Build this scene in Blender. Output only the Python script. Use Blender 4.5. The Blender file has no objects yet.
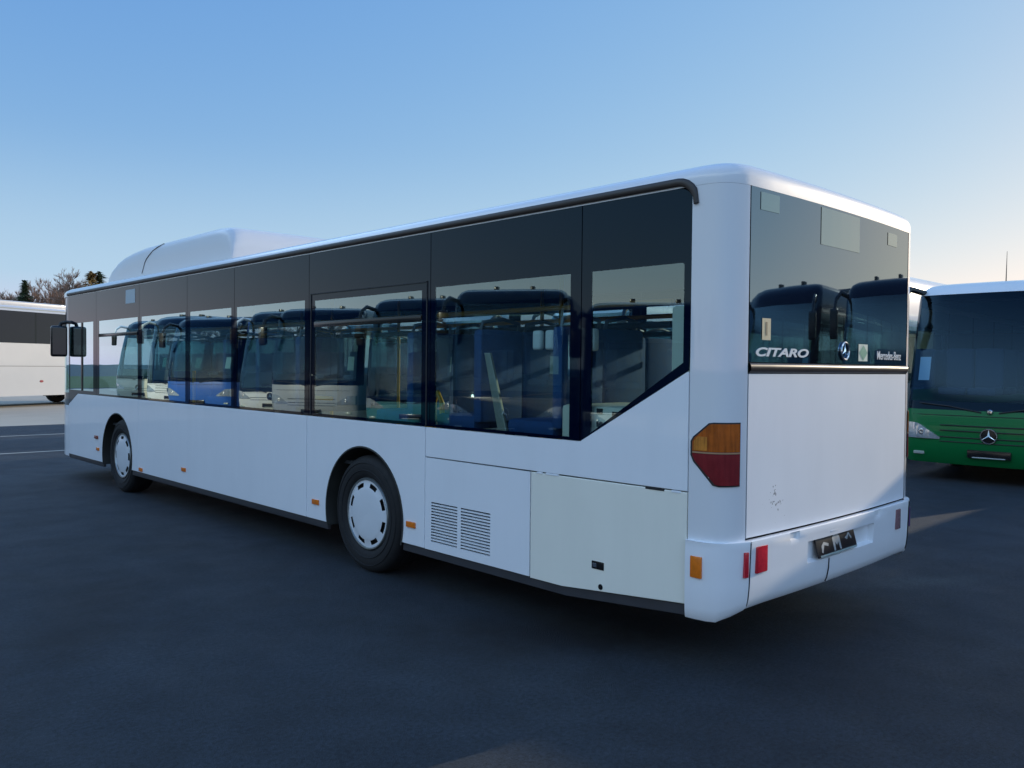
import bpy, bmesh, math, random
from mathutils import Vector, Matrix
R = math.radians
random.seed(7)
sc = bpy.context.scene
COL = sc.collection

# ------------------------------------------------------------------ camera
cam_d = bpy.data.cameras.new("camera"); cam = bpy.data.objects.new("camera", cam_d); COL.objects.link(cam)
cam_d.sensor_width = 36.0; cam_d.lens = 29.2135; cam_d.clip_start = .05; cam_d.clip_end = 3000
YAW, PITCH, ROLL = .763705, -.020428, .009919
fw = Vector((math.sin(YAW)*math.cos(PITCH), math.cos(YAW)*math.cos(PITCH), math.sin(PITCH)))
rt = fw.cross(Vector((0, 0, 1))).normalized(); up = rt.cross(fw)
r2 = rt*math.cos(ROLL)+up*math.sin(ROLL); u2 = up*math.cos(ROLL)-rt*math.sin(ROLL)
M = Matrix.Identity(4)
for i in range(3):
    M[i][0], M[i][1], M[i][2] = r2[i], u2[i], -fw[i]
M[0][3], M[1][3], M[2][3] = -5.10505, -2.28830, 1.70196
cam.matrix_world = M
sc.camera = cam

# ------------------------------------------------------------------ light
SUN_A, SUN_E = R(13), R(15)               # azimuth south of +X, elevation
sun_dir = Vector((math.cos(SUN_A)*math.cos(SUN_E), -math.sin(SUN_A)*math.cos(SUN_E), math.sin(SUN_E)))
world = bpy.data.worlds.new("World"); sc.world = world; world.use_nodes = True
nt = world.node_tree
bg = nt.nodes['Background']; sky = nt.nodes.new('ShaderNodeTexSky')
sky.sky_type = 'NISHITA'; sky.sun_disc = False
sky.sun_elevation = SUN_E; sky.sun_rotation = math.atan2(sun_dir.x, sun_dir.y)
sky.altitude = 300; sky.air_density = 1.0; sky.dust_density = .35; sky.ozone_density = 2.0
# the phone's tone response on the sky: each channel compressed a little, the blue most
sep = nt.nodes.new('ShaderNodeSeparateColor'); com = nt.nodes.new('ShaderNodeCombineColor')
nt.links.new(sky.outputs[0], sep.inputs[0])
for i, (k_, p_) in enumerate(((1.66, 1.0), (1.15, .64), (.985, .20))):
    a_ = nt.nodes.new('ShaderNodeMath'); a_.operation = 'MULTIPLY'; a_.inputs[1].default_value = .1
    b_ = nt.nodes.new('ShaderNodeMath'); b_.operation = 'POWER'; b_.inputs[1].default_value = p_
    c_ = nt.nodes.new('ShaderNodeMath'); c_.operation = 'MULTIPLY'; c_.inputs[1].default_value = k_/.12
    nt.links.new(sep.outputs[i], a_.inputs[0]); nt.links.new(a_.outputs[0], b_.inputs[0]); nt.links.new(b_.outputs[0], c_.inputs[0])
    d_ = nt.nodes.new('ShaderNodeMath'); d_.operation = 'DIVIDE'; d_.inputs[1].default_value = 1.7/.12
    e_ = nt.nodes.new('ShaderNodeMath'); e_.operation = 'TANH'
    f_ = nt.nodes.new('ShaderNodeMath'); f_.operation = 'MULTIPLY'; f_.inputs[1].default_value = 1.7/.12
    nt.links.new(c_.outputs[0], d_.inputs[0]); nt.links.new(d_.outputs[0], e_.inputs[0]); nt.links.new(e_.outputs[0], f_.inputs[0])
    nt.links.new(f_.outputs[0], com.inputs[i])
# added sky brightness just above the frame, lifting the shaded bus side
tcw = nt.nodes.new('ShaderNodeTexCoord'); sxyz = nt.nodes.new('ShaderNodeSeparateXYZ'); mrw = nt.nodes.new('ShaderNodeMapRange')
mrw.interpolation_type = 'SMOOTHSTEP'
mrw.inputs[1].default_value = .405; mrw.inputs[2].default_value = .48; mrw.inputs[3].default_value = 0.0; mrw.inputs[4].default_value = 1.0
vml = nt.nodes.new('ShaderNodeMix'); vml.data_type = 'RGBA'; vml.blend_type = 'MULTIPLY'; vml.clamp_factor = True
vml.inputs[7].default_value = (8.8, 5.3, 3.5, 1)
nt.links.new(tcw.outputs['Generated'], sxyz.inputs[0]); nt.links.new(sxyz.outputs[2], mrw.inputs[0])
# pale blue haze low over the horizon all round
mrh = nt.nodes.new('ShaderNodeMapRange'); mrh.interpolation_type = 'SMOOTHSTEP'
mrh.inputs[1].default_value = .02; mrh.inputs[2].default_value = .26; mrh.inputs[3].default_value = .9; mrh.inputs[4].default_value = 0.0
mxh = nt.nodes.new('ShaderNodeMix'); mxh.data_type = 'RGBA'; mxh.blend_type = 'LIGHTEN'
mxh.inputs[7].default_value = (.46/.12, .66/.12, .84/.12, 1)
nt.links.new(sxyz.outputs[2], mrh.inputs[0]); nt.links.new(mrh.outputs[0], mxh.inputs[0]); nt.links.new(com.outputs[0], mxh.inputs[6])
nt.links.new(mxh.outputs[2], vml.inputs[6]); mrz = nt.nodes.new('ShaderNodeMapRange'); mrz.interpolation_type = 'SMOOTHSTEP'
mrz.inputs[1].default_value = .52; mrz.inputs[2].default_value = .74; mrz.inputs[3].default_value = 1.0; mrz.inputs[4].default_value = .12
mmz = nt.nodes.new('ShaderNodeMath'); mmz.operation = 'MULTIPLY'
nt.links.new(sxyz.outputs[2], mrz.inputs[0]); nt.links.new(mrz.outputs[0], mmz.inputs[0]); nt.links.new(mrw.outputs[0], mmz.inputs[1])
mrx = nt.nodes.new('ShaderNodeMapRange'); mrx.interpolation_type = 'SMOOTHSTEP'      # added brightness kept off the sun's side
mrx.inputs[1].default_value = .05; mrx.inputs[2].default_value = .72; mrx.inputs[3].default_value = 1.0; mrx.inputs[4].default_value = .0
mmx = nt.nodes.new('ShaderNodeMath'); mmx.operation = 'MULTIPLY'
nt.links.new(sxyz.outputs[0], mrx.inputs[0]); nt.links.new(mrx.outputs[0], mmx.inputs[0]); nt.links.new(mmz.outputs[0], mmx.inputs[1])
nt.links.new(mmx.outputs[0], vml.inputs[0])
nt.links.new(vml.outputs[2], bg.inputs[0]); bg.inputs[1].default_value = .12
sun_l = bpy.data.lights.new("sun", 'SUN'); sun = bpy.data.objects.new("sun", sun_l); COL.objects.link(sun)
sun_l.energy = 3.2; sun_l.angle = R(.5); sun_l.color = (1, .84, .62)
sun.rotation_euler = sun_dir.to_track_quat('Z', 'Y').to_euler()
sun.location = (30, -10, 30)
vs = sc.view_settings
vs.view_transform = 'Standard'; vs.look = 'None'; vs.gamma = 1; vs.exposure = 0.0
sc.render.engine = 'CYCLES'
sc.cycles.use_denoising = True
sc.cycles.max_bounces = 10; sc.cycles.transparent_max_bounces = 24; sc.cycles.glossy_bounces = 6
sc.cycles.caustics_reflective = False; sc.cycles.caustics_refractive = False
sc.cycles.sample_clamp_indirect = 6

# ------------------------------------------------------------------ materials
MATS = {}
def mat(name, col, rough=.5, metal=0, coat=0, spec=.5, noise=None, bump=None, tint_r=None, ior=None, streak=None):
    if name in MATS: return MATS[name]
    m = bpy.data.materials.new(name); m.use_nodes = True; MATS[name] = m
    n = m.node_tree.nodes; l = m.node_tree.links; b = n['Principled BSDF']
    b.inputs['Base Color'].default_value = (*col, 1); b.inputs['Roughness'].default_value = rough
    b.inputs['Metallic'].default_value = metal; b.inputs['Coat Weight'].default_value = coat
    b.inputs['Coat Roughness'].default_value = .04; b.inputs['Specular IOR Level'].default_value = spec
    if ior: b.inputs['IOR'].default_value = ior
    if tint_r: b.inputs['Specular Tint'].default_value = (*tint_r, 1)
    if noise:
        sc_, amt = noise
        tc = n.new('ShaderNodeTexCoord'); nz = n.new('ShaderNodeTexNoise'); nz.inputs['Scale'].default_value = sc_
        nz.inputs['Detail'].default_value = 6; nz.inputs['Roughness'].default_value = .65
        l.new(tc.outputs['Object'], nz.inputs['Vector'])
        mx = n.new('ShaderNodeMix'); mx.data_type = 'RGBA'
        lo = tuple(max(0, c*(1-amt)) for c in col); hi = tuple(min(1, c*(1+amt)) for c in col)
        mx.inputs[6].default_value = (*lo, 1); mx.inputs[7].default_value = (*hi, 1)
        l.new(nz.outputs[0], mx.inputs[0]); co_ = mx.outputs[2]
        if streak:
            (sx, sy, sz), amt2, specks = streak
            mp = n.new('ShaderNodeMapping'); mp.inputs['Scale'].default_value = (sx, sy, sz); l.new(tc.outputs['Object'], mp.inputs[0])
            n2 = n.new('ShaderNodeTexNoise'); n2.inputs['Scale'].default_value = 1; n2.inputs['Detail'].default_value = 5; n2.inputs['Roughness'].default_value = .6
            l.new(mp.outputs[0], n2.inputs['Vector'])
            r2_ = n.new('ShaderNodeMapRange'); r2_.inputs[1].default_value = .42; r2_.inputs[2].default_value = .75; r2_.inputs[3].default_value = 1; r2_.inputs[4].default_value = 1-amt2
            l.new(n2.outputs[0], r2_.inputs[0])
            m2 = n.new('ShaderNodeMix'); m2.data_type = 'RGBA'; m2.blend_type = 'MULTIPLY'; m2.inputs[0].default_value = 1
            l.new(co_, m2.inputs[6]); l.new(r2_.outputs[0], m2.inputs[7]); co_ = m2.outputs[2]
            if specks:
                n3 = n.new('ShaderNodeTexNoise'); n3.inputs['Scale'].default_value = 46; n3.inputs['Detail'].default_value = 2
                l.new(tc.outputs['Object'], n3.inputs['Vector'])
                mp4 = n.new('ShaderNodeMapping'); mp4.vector_type = 'TEXTURE'; mp4.inputs['Location'].default_value = specks[:3]; mp4.inputs['Scale'].default_value = (specks[3],)*3
                n4 = n.new('ShaderNodeTexGradient'); n4.gradient_type = 'SPHERICAL'; l.new(tc.outputs['Object'], mp4.inputs[0]); l.new(mp4.outputs[0], n4.inputs[0])
                mm = n.new('ShaderNodeMath'); mm.operation = 'MULTIPLY'; l.new(n3.outputs[0], mm.inputs[0]); l.new(n4.outputs['Fac'], mm.inputs[1])
                r3 = n.new('ShaderNodeMapRange'); r3.inputs[1].default_value = .585; r3.inputs[2].default_value = .60; r3.inputs[3].default_value = 0; r3.inputs[4].default_value = .75
                l.new(mm.outputs[0], r3.inputs[0])
                m3 = n.new('ShaderNodeMix'); m3.data_type = 'RGBA'; l.new(r3.outputs[0], m3.inputs[0]); l.new(co_, m3.inputs[6]); m3.inputs[7].default_value = (.10, .095, .09, 1); co_ = m3.outputs[2]
        l.new(co_, b.inputs['Base Color'])
        mr = n.new('ShaderNodeMapRange'); mr.inputs[3].default_value = max(.02, rough*.8); mr.inputs[4].default_value = min(1, rough*1.25)
        l.new(nz.outputs[0], mr.inputs[0]); l.new(mr.outputs[0], b.inputs['Roughness'])
    if bump:
        tc = n.new('ShaderNodeTexCoord'); nz = n.new('ShaderNodeTexNoise'); nz.inputs['Scale'].default_value = bump[0]
        nz.inputs['Detail'].default_value = 3
        l.new(tc.outputs['Object'], nz.inputs['Vector'])
        bp = n.new('ShaderNodeBump'); bp.inputs['Strength'].default_value = bump[1]; bp.inputs['Distance'].default_value = bump[2]
        l.new(nz.outputs[0], bp.inputs['Height']); l.new(bp.outputs[0], b.inputs['Normal'])
        l.new(bp.outputs[0], b.inputs['Coat Normal'])
    return m

def glass(name, tint, boost=1.7, rough=0.0, wav=None, rtint=(.74, .95, 1.0)):
    m = bpy.data.materials.new(name); m.use_nodes = True; MATS[name] = m
    n = m.node_tree.nodes; l = m.node_tree.links; n.remove(n['Principled BSDF']); out = n['Material Output']
    tr = n.new('ShaderNodeBsdfTransparent'); tr.inputs[0].default_value = (*tint, 1)
    gl = n.new('ShaderNodeBsdfGlossy'); gl.inputs['Roughness'].default_value = rough
    gl.inputs['Color'].default_value = (*rtint, 1)
    fr = n.new('ShaderNodeFresnel'); ge = n.new('ShaderNodeNewGeometry'); mi_ = n.new('ShaderNodeMapRange')
    mi_.inputs[3].default_value = 1.5; mi_.inputs[4].default_value = 1/1.5      # thin sheet: same reflection from both sides
    l.new(ge.outputs['Backfacing'], mi_.inputs[0]); l.new(mi_.outputs[0], fr.inputs[0])
    mu = n.new('ShaderNodeMath'); mu.operation = 'MULTIPLY'; mu.use_clamp = True; mu.inputs[1].default_value = boost
    mx = n.new('ShaderNodeMixShader')
    l.new(fr.outputs[0], mu.inputs[0]); l.new(mu.outputs[0], mx.inputs[0])
    l.new(tr.outputs[0], mx.inputs[1]); l.new(gl.outputs[0], mx.inputs[2]); l.new(mx.outputs[0], out.inputs[0])
    if wav:
        tc = n.new('ShaderNodeTexCoord'); nz = n.new('ShaderNodeTexNoise'); nz.inputs['Scale'].default_value = wav[0]
        nz.inputs['Detail'].default_value = 1
        l.new(tc.outputs['Object'], nz.inputs['Vector'])
        bp = n.new('ShaderNodeBump'); bp.inputs['Strength'].default_value = wav[1]; bp.inputs['Distance'].default_value = .02
        l.new(nz.outputs[0], bp.inputs['Height'])
        l.new(bp.outputs[0], gl.inputs['Normal']); l.new(bp.outputs[0], fr.inputs['Normal'])
    return m

WHITE = mat('white_paint', (.84, .85, .87), .45, coat=.6, spec=.3, noise=(1.3, .03), bump=(1.1, .14, .02), streak=((5, 5, .8), .03, None))
ROOFP = mat('white_paint_roof', (.76, .76, .77), .45, coat=1, spec=.3, noise=(1.3, .03), bump=(1.1, .14, .02))
HATCHW = mat('white_paint_hatch', (.84, .85, .87), .45, coat=.6, spec=.3, noise=(1.3, .03), bump=(1.1, .14, .02), streak=((5, 5, .8), .03, (-.80, -5.94, .95, .62)))
WHITE2 = mat('white_paint_flap', (.88, .85, .74), .4, coat=.4, noise=(2, .03), streak=((5, 5, .8), .04, None), bump=(1.3, .12, .02))
PLASTIC_W = mat('white_plastic', (.72, .74, .77), .38, coat=.2, noise=(2, .03))
FRIT = mat('black_frit_glass', (.0005, .003, .014), .03, coat=0, spec=.34, tint_r=(.55, .85, 1), bump=(.7, .05, .02))
BLACK = mat('black_rubber', (.012, .012, .013), .6)
BLACKG = mat('black_gloss', (.01, .01, .011), .18, spec=.5)
DARK = mat('dark_underbody', (.012, .012, .012), .85)
SKIRT = mat('dark_skirt', (.035, .035, .04), .55, noise=(6, .3))
TYRE = mat('tyre_rubber', (.008, .008, .009), .75, noise=(14, .3))
GUTTER = mat('gutter_rubber', (.03, .022, .018), .45, noise=(5, .3))
CHROME = mat('chrome', (.7, .7, .72), .15, metal=1)
SILVER = mat('silver_lettering', (.75, .76, .76), .35, metal=0, coat=.3)
AMBER = mat('amber_lens', (.75, .18, .01), .2, coat=.6, noise=(30, .25))
AMBER_D = mat('amber_lens_dark', (.46, .10, .006), .15, coat=.6, noise=(9, .5), bump=(40, .12, .004), streak=((45, 45, 4), .55, False))
RED_D = mat('red_lens_dark', (.22, .012, .016), .15, coat=.6, noise=(14, .3), bump=(40, .12, .004), streak=((45, 45, 4), .3, False))
RED = mat('red_reflector', (.55, .015, .03), .2, coat=.7, noise=(60, .5))
GLASS = glass('side_glass', (.68, .85, .86), 4.2, wav=(1.1, .05))
GLASS_W = glass('windscreen_glass', (.42, .60, .62), 2.2, wav=(.8, .08))
GLASS_G = glass('windscreen_dark_glass', (.38, .53, .63), .65, wav=(.8, .08), rtint=(.42, .72, 1.0))
REARG = mat('rear_tinted_glass', (.006, .008, .010), .02, coat=0, spec=1.0, ior=2.15, tint_r=(.46, .75, 1), bump=(.9, .05, .02))
CLEARP = mat('clear_glass_patch', (.10, .19, .165), .06, spec=1.0, ior=2.0, tint_r=(.60, .84, 1))
CREAM = mat('cream_panel', (.82, .78, .64), .5, noise=(4, .05))
BLUE_SEAT = mat('blue_seat_fabric', (.014, .07, .22), .8, noise=(25, .35))
GREY_IN = mat('grey_interior', (.28, .32, .33), .6)
DARK_IN = mat('dark_interior', (.03, .035, .04), .7)
YELLOW = mat('yellow_pole', (.65, .36, .02), .35)
STRAP = mat('strap_white', (.88, .88, .85), .45)
PAPER = mat('paper_sheet', (.75, .78, .74), .7)
PAPER_B = mat('paper_blue', (.85, .92, .95), .6)

# ------------------------------------------------------------------ mesh helpers
def link(o, parent=None):
    COL.objects.link(o)
    if parent is not None: o.parent = parent
    return o
def empty(name, loc=(0, 0, 0), rz=0):
    o = bpy.data.objects.new(name, None); COL.objects.link(o); o.location = loc; o.rotation_euler = (0, 0, rz)
    o.empty_display_size = .3; return o
def tag(o, label=None, cat=None, group=None, kind=None):
    if label: o['label'] = label
    if cat: o['category'] = cat
    if group: o['group'] = group
    if kind: o['kind'] = kind
    return o
def build(name, bm, mats, parent=None, smooth=None, normals=True):
    if normals: bmesh.ops.recalc_face_normals(bm, faces=bm.faces)
    me = bpy.data.meshes.new(name); bm.to_mesh(me); bm.free()
    if not isinstance(mats, (list, tuple)): mats = [mats]
    for m in mats: me.materials.append(m)
    if smooth is not None:
        for p in me.polygons: p.use_smooth = True
        me.set_sharp_from_angle(angle=R(smooth))
    o = bpy.data.objects.new(name, me)
    return link(o, parent)
def setm(faces, mi):
    for f in faces: f.material_index = mi
def box(bm, lo, hi, bev=0, mi=0, seg=2):
    r = bmesh.ops.create_cube(bm, size=1); v = r['verts']
    for q in v:
        q.co = Vector([(lo[i]+hi[i])/2+q.co[i]*(hi[i]-lo[i]) for i in range(3)])
    fs = set(f for q in v for f in q.link_faces); setm(fs, mi)
    if bev:
        es = set(e for q in v for e in q.link_edges)
        rr = bmesh.ops.bevel(bm, geom=list(es), offset=bev, segments=seg, affect='EDGES', profile=.6)
        setm(rr['faces'], mi)
    return v
def prism(bm, pts, off, bev=0, mi=0):
    """pts: planar 3D polygon (visible face); extruded by off (away from the viewer)."""
    vs_ = [bm.verts.new(p) for p in pts]
    f = bm.faces.new(vs_)
    ws = [bm.verts.new(Vector(p)+Vector(off)) for p in pts]
    g = bm.faces.new(ws[::-1]); n = len(pts); side = []
    for i in range(n):
        side.append(bm.faces.new((vs_[i], ws[i], ws[(i+1) % n], vs_[(i+1) % n])))
    setm([f, g]+side, mi)
    if bev:
        rr = bmesh.ops.bevel(bm, geom=list(f.edges), offset=bev, segments=2, affect='EDGES', profile=.5)
        setm(rr['faces'], mi)
def tube(bm, path, r, n=8, mi=0, caps=True, closed=False):
    path = [Vector(p) for p in path]; rings = []; m = len(path)
    rad = r if isinstance(r, (list, tuple)) else [r]*m
    prev = None
    for i, p in enumerate(path):
        if closed: t = path[(i+1) % m]-path[i-1]
        else: t = path[min(i+1, m-1)]-path[max(i-1, 0)]
        t = t.normalized()
        if prev is None:
            a = t.cross(Vector((0, 0, 1)))
            if a.length < .1: a = t.cross(Vector((1, 0, 0)))
        else: a = prev-t*prev.dot(t)
        a = a.normalized(); prev = a; b = t.cross(a)
        rings.append([bm.verts.new(p+rad[i]*(math.cos(2*math.pi*k/n)*a+math.sin(2*math.pi*k/n)*b)) for k in range(n)])
    fs = []
    for i in range(m if closed else m-1):
        A, B = rings[i], rings[(i+1) % m]
        for k in range(n): fs.append(bm.faces.new((A[k], A[(k+1) % n], B[(k+1) % n], B[k])))
    if caps and not closed:
        fs.append(bm.faces.new(rings[0][::-1])); fs.append(bm.faces.new(rings[-1]))
    setm(fs, mi)
def lathe(bm, prof, c, axis='X', n=48, mi=0, skip=None, sgn=1):
    """prof: list of (radius, offset along axis)."""
    rings = []
    for (r, h) in prof:
        ring = []
        for k in range(n):
            a = 2*math.pi*k/n
            if axis == 'X': co = (c[0]+h*sgn, c[1]+r*math.cos(a), c[2]+r*math.sin(a))
            elif axis == 'Y': co = (c[0]+r*math.cos(a), c[1]+h*sgn, c[2]+r*math.sin(a))
            else: co = (c[0]+r*math.cos(a), c[1]+r*math.sin(a), c[2]+h*sgn)
            ring.append(bm.verts.new(co))
        rings.append(ring)
    fs = []
    for i in range(len(rings)-1):
        for k in range(n):
            if skip and skip(i, k): continue
            fs.append(bm.faces.new((rings[i][k], rings[i][(k+1) % n], rings[i+1][(k+1) % n], rings[i+1][k])))
    setm(fs, mi)
    return rings
def grid(bm, P, mi=0, keep=None):
    V = [[bm.verts.new(p) for p in row] for row in P]
    for i in range(len(V)-1):
        for j in range(len(V[0])-1):
            if keep and not keep(i, j): continue
            f = bm.faces.new((V[i][j], V[i][j+1], V[i+1][j+1], V[i+1][j])); f.material_index = mi
    return V
def text(name, body, loc, rot, width, height, m, parent, shear=0, bold=0, ext=.0015):
    cu = bpy.data.curves.new(name, 'FONT'); cu.body = body; cu.shear = shear; cu.offset = bold; cu.extrude = ext; cu.size = 1
    o = bpy.data.objects.new(name+'_source', cu); COL.objects.link(o)
    bpy.context.view_layer.update()
    me = bpy.data.meshes.new_from_object(o.evaluated_get(bpy.context.evaluated_depsgraph_get()))
    COL.objects.unlink(o); bpy.data.objects.remove(o); bpy.data.curves.remove(cu)
    xs = [v.co.x for v in me.vertices]; ys = [v.co.y for v in me.vertices]
    x0, x1, y0, y1 = min(xs), max(xs), min(ys), max(ys)
    for v in me.vertices:
        v.co.x = (v.co.x-x0)/(x1-x0)*width; v.co.y = (v.co.y-y0)/(y1-y0)*height
    me.materials.clear(); me.materials.append(m)
    t = bpy.data.objects.new(name, me); link(t, parent); t.location = loc; t.rotation_euler = rot
    return t
def star_badge(bm, c, rad, nrm, upv, ring, mi=0):
    """three-pointed star in a ring, in the plane with normal nrm."""
    n = Vector(nrm).normalized(); u = Vector(upv).normalized(); s = u.cross(n)
    c = Vector(c)
    tube(bm, [c+rad*(math.cos(a)*s+math.sin(a)*u) for a in [2*math.pi*k/32 for k in range(32)]], ring, 6, mi, closed=True)
    top = c+n*ring*.9
    tv = bm.verts.new(top)
    rim = []
    for k in range(6):
        a = math.pi/2+k*math.pi/3; q = rad*.96 if k % 2 == 0 else rad*.17
        rim.append(bm.verts.new(c+q*(math.cos(a)*s+math.sin(a)*u)))
    for k in range(6):
        f = bm.faces.new((tv, rim[k], rim[(k+1) % 6])); f.material_index = mi
    f = bm.faces.new(rim[::-1]); f.material_index = mi

# ------------------------------------------------------------------ ground
def ground_mat():
    m = bpy.data.materials.new('asphalt'); m.use_nodes = True
    n = m.node_tree.nodes; l = m.node_tree.links; b = n['Principled BSDF']
    tc = n.new('ShaderNodeTexCoord')
    def noise(scale, detail=4, rough=.6, dist=0):
        z = n.new('ShaderNodeTexNoise'); z.inputs['Scale'].default_value = scale; z.inputs['Detail'].default_value = detail
        z.inputs['Roughness'].default_value = rough; z.inputs['Distortion'].default_value = dist
        l.new(tc.outputs['Object'], z.inputs['Vector']); return z
    def ramp(src, p0, p1, c0, c1):
        r = n.new('ShaderNodeValToRGB'); r.color_ramp.elements[0].position = p0; r.color_ramp.elements[1].position = p1
        r.color_ramp.elements[0].color = (*c0, 1); r.color_ramp.elements[1].color = (*c1, 1); l.new(src, r.inputs[0]); return r
    def mix(a, bb, mode, fac):
        x = n.new('ShaderNodeMix'); x.data_type = 'RGBA'; x.blend_type = mode; x.inputs[0].default_value = fac
        l.new(a, x.inputs[6]); l.new(bb, x.inputs[7]); return x.outputs[2]
    big = ramp(noise(.35, 5, .6, .6).outputs[0], .35, .68, (.0130, .0200, .0290), (.0260, .0365, .049))
    mid = ramp(noise(1.7, 6, .7, .4).outputs[0], .36, .6, (.62, .62, .62), (1.1, 1.1, 1.1))
    fine = ramp(noise(170, 3, .7).outputs[0], .3, .75, (.38, .38, .39), (1.85, 1.83, 1.8))
    c = mix(big.outputs[0], mid.outputs[0], 'MULTIPLY', .75); c = mix(c, fine.outputs[0], 'MULTIPLY', .9)
    vo = n.new('ShaderNodeTexVoronoi'); vo.inputs['Scale'].default_value = 60; l.new(tc.outputs['Object'], vo.inputs['Vector'])
    sp = ramp(vo.outputs['Distance'], .03, .09, (3.2, 3.1, 2.9), (1, 1, 1))
    c = mix(c, sp.outputs[0], 'MULTIPLY', .5)
    gr_ = ramp(noise(42, 3, .7).outputs[0], .30, .72, (.45, .45, .46), (1.7, 1.68, 1.62)); c = mix(c, gr_.outputs[0], 'MULTIPLY', .95)
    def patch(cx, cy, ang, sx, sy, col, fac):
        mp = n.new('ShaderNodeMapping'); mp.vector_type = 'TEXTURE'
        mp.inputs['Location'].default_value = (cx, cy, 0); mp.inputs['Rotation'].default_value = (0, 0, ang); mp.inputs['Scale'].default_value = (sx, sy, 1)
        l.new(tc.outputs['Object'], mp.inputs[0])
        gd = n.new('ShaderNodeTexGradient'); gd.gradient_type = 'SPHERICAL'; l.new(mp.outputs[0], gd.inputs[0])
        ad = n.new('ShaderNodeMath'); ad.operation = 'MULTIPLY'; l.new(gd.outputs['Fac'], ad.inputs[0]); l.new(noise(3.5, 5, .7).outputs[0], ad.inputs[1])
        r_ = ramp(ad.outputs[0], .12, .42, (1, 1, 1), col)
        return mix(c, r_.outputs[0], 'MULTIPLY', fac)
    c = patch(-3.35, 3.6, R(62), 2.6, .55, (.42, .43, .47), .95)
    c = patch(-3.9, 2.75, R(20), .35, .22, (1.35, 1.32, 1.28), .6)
    c = patch(-1.2, 1.25, R(-42), 1.7, .75, (.16, .16, .18), .95)  # contact shade at the bus's rear, painted into the asphalt colour
    c = patch(1.9, .25, R(-28), 1.1, .28, (2.3, 2.1, 1.7), .8)  # warm patch of sunlight painted onto the ground
    c = patch(-.4, 4.5, R(90), 5.5, .5, (.5, .5, .52), .8)  # long strip of under-bus shade, darkened in the colour
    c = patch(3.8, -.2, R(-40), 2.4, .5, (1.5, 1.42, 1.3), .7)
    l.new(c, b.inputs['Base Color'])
    rr = n.new('ShaderNodeMapRange'); rr.inputs[3].default_value = .58; rr.inputs[4].default_value = .85
    l.new(noise(2.3, 4).outputs[0], rr.inputs[0]); l.new(rr.outputs[0], b.inputs['Roughness'])
    b.inputs['Specular IOR Level'].default_value = .42
    bp = n.new('ShaderNodeBump'); bp.inputs['Strength'].default_value = 1; bp.inputs['Distance'].default_value = .014
    l.new(noise(120, 4, .7).outputs[0], bp.inputs['Height']); l.new(bp.outputs[0], b.inputs['Normal'])
    return m
bm = bmesh.new()
rings_ = [0, 8, 20, 60, 200, 900]
prev = None
for q in rings_[1:]:
    ring = [bm.verts.new((q*math.cos(2*math.pi*k/48)+2, q*math.sin(2*math.pi*k/48)+6, 0)) for k in range(48)]
    if prev is None: bm.faces.new(ring)
    else:
        for k in range(48): bm.faces.new((prev[k], ring[k], ring[(k+1) % 48], prev[(k+1) % 48]))
    prev = ring
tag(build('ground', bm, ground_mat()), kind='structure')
GRASS = mat('grass_turf', (.055, .085, .02), .9, noise=(3, .4), bump=(40, 1, .05))
bm = bmesh.new(); box(bm, (-120, -60, -.3), (-27, 110, .012)); box(bm, (-26.9, 58, -.3), (160, 200, .012))
tag(build('grass_verge', bm, GRASS), kind='structure')
SUNLIT_YARD = mat('sunlit_yard_tone', (.42, .37, .29), .85, noise=(.6, .22), bump=(30, .4, .01))  # pale tone from the shadow edge on, standing in for sunlit ground
bm = bmesh.new(); bm.faces.new([bm.verts.new(q) for q in ((-26, 22.8, .004), (60, 22.8, .004), (60, 56, .004), (-26, 56, .004))])
tag(build('sunlit_yard_patch', bm, SUNLIT_YARD), kind='structure')
LINE = mat('road_paint', (.40, .38, .32), .6, noise=(9, .3))
for (y, x0, x1) in ((19.42, -4.6, 7.6), (15.3, -4.6, 7.6), (11.2, 2.4, 7.6)):
    bm = bmesh.new()
    pts = [(x0, y-.06), (x1, y-.06), (x1, y+.06), (x0, y+.06)]
    bm.faces.new([bm.verts.new((a, b_, .004)) for a, b_ in pts])
    tag(build('bay_line', bm, LINE), kind='structure')

# ================================================================== THE WHITE CITY BUS
bus = empty('city_bus', (0, 6, 0))
tag(bus, 'white low floor city bus with a roof pod, seen from its rear left corner', 'bus')
bus_off = Matrix.Translation((0, -6, 0))
def part(name, bm, mats, parent=None, smooth=None):
    """parts are drawn in world coordinates, then moved into the bus's own frame"""
    if parent is None:
        bm.transform(bus_off); return build(name, bm, mats, bus, smooth)
    bm.transform(bus_off); return build(name, bm, mats, parent, smooth)
XS = -1.275
def yr(x): return .04+.032*(min(abs(x), 1.085)/1.085)**2
CORNER = [(1.275, .31), (1.274, .25), (1.266, .19), (1.246, .145), (1.212, .112), (1.17, .092), (1.125, .080), (1.085, .072)]
REAR_X = [-.85, -.6, -.3, 0, .3, .6, .85]
FRONT = [(1.275, 11.35), (1.272, 11.5), (1.25, 11.66), (1.18, 11.79), (1.02, 11.87), (.6, 11.93), (0, 11.95)]
def outline():
    left_rear = [(-x, y) for x, y in CORNER]
    rear = [(x, yr(x)) for x in REAR_X]
    right_rear = [(x, y) for x, y in CORNER[::-1]]
    fr = [(x, y) for x, y in FRONT]; fl = [(-x, y) for x, y in FRONT[::-1][1:]]
    rs = [(1.275, y) for y in (1.1, 3, 6, 9)]; ls = [(-1.275, y) for y in (9, 6, 3, 1.1)]
    return left_rear+rear+right_rear+rs+fr+fl+ls
OUT = outline(); NO = len(OUT)
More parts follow.
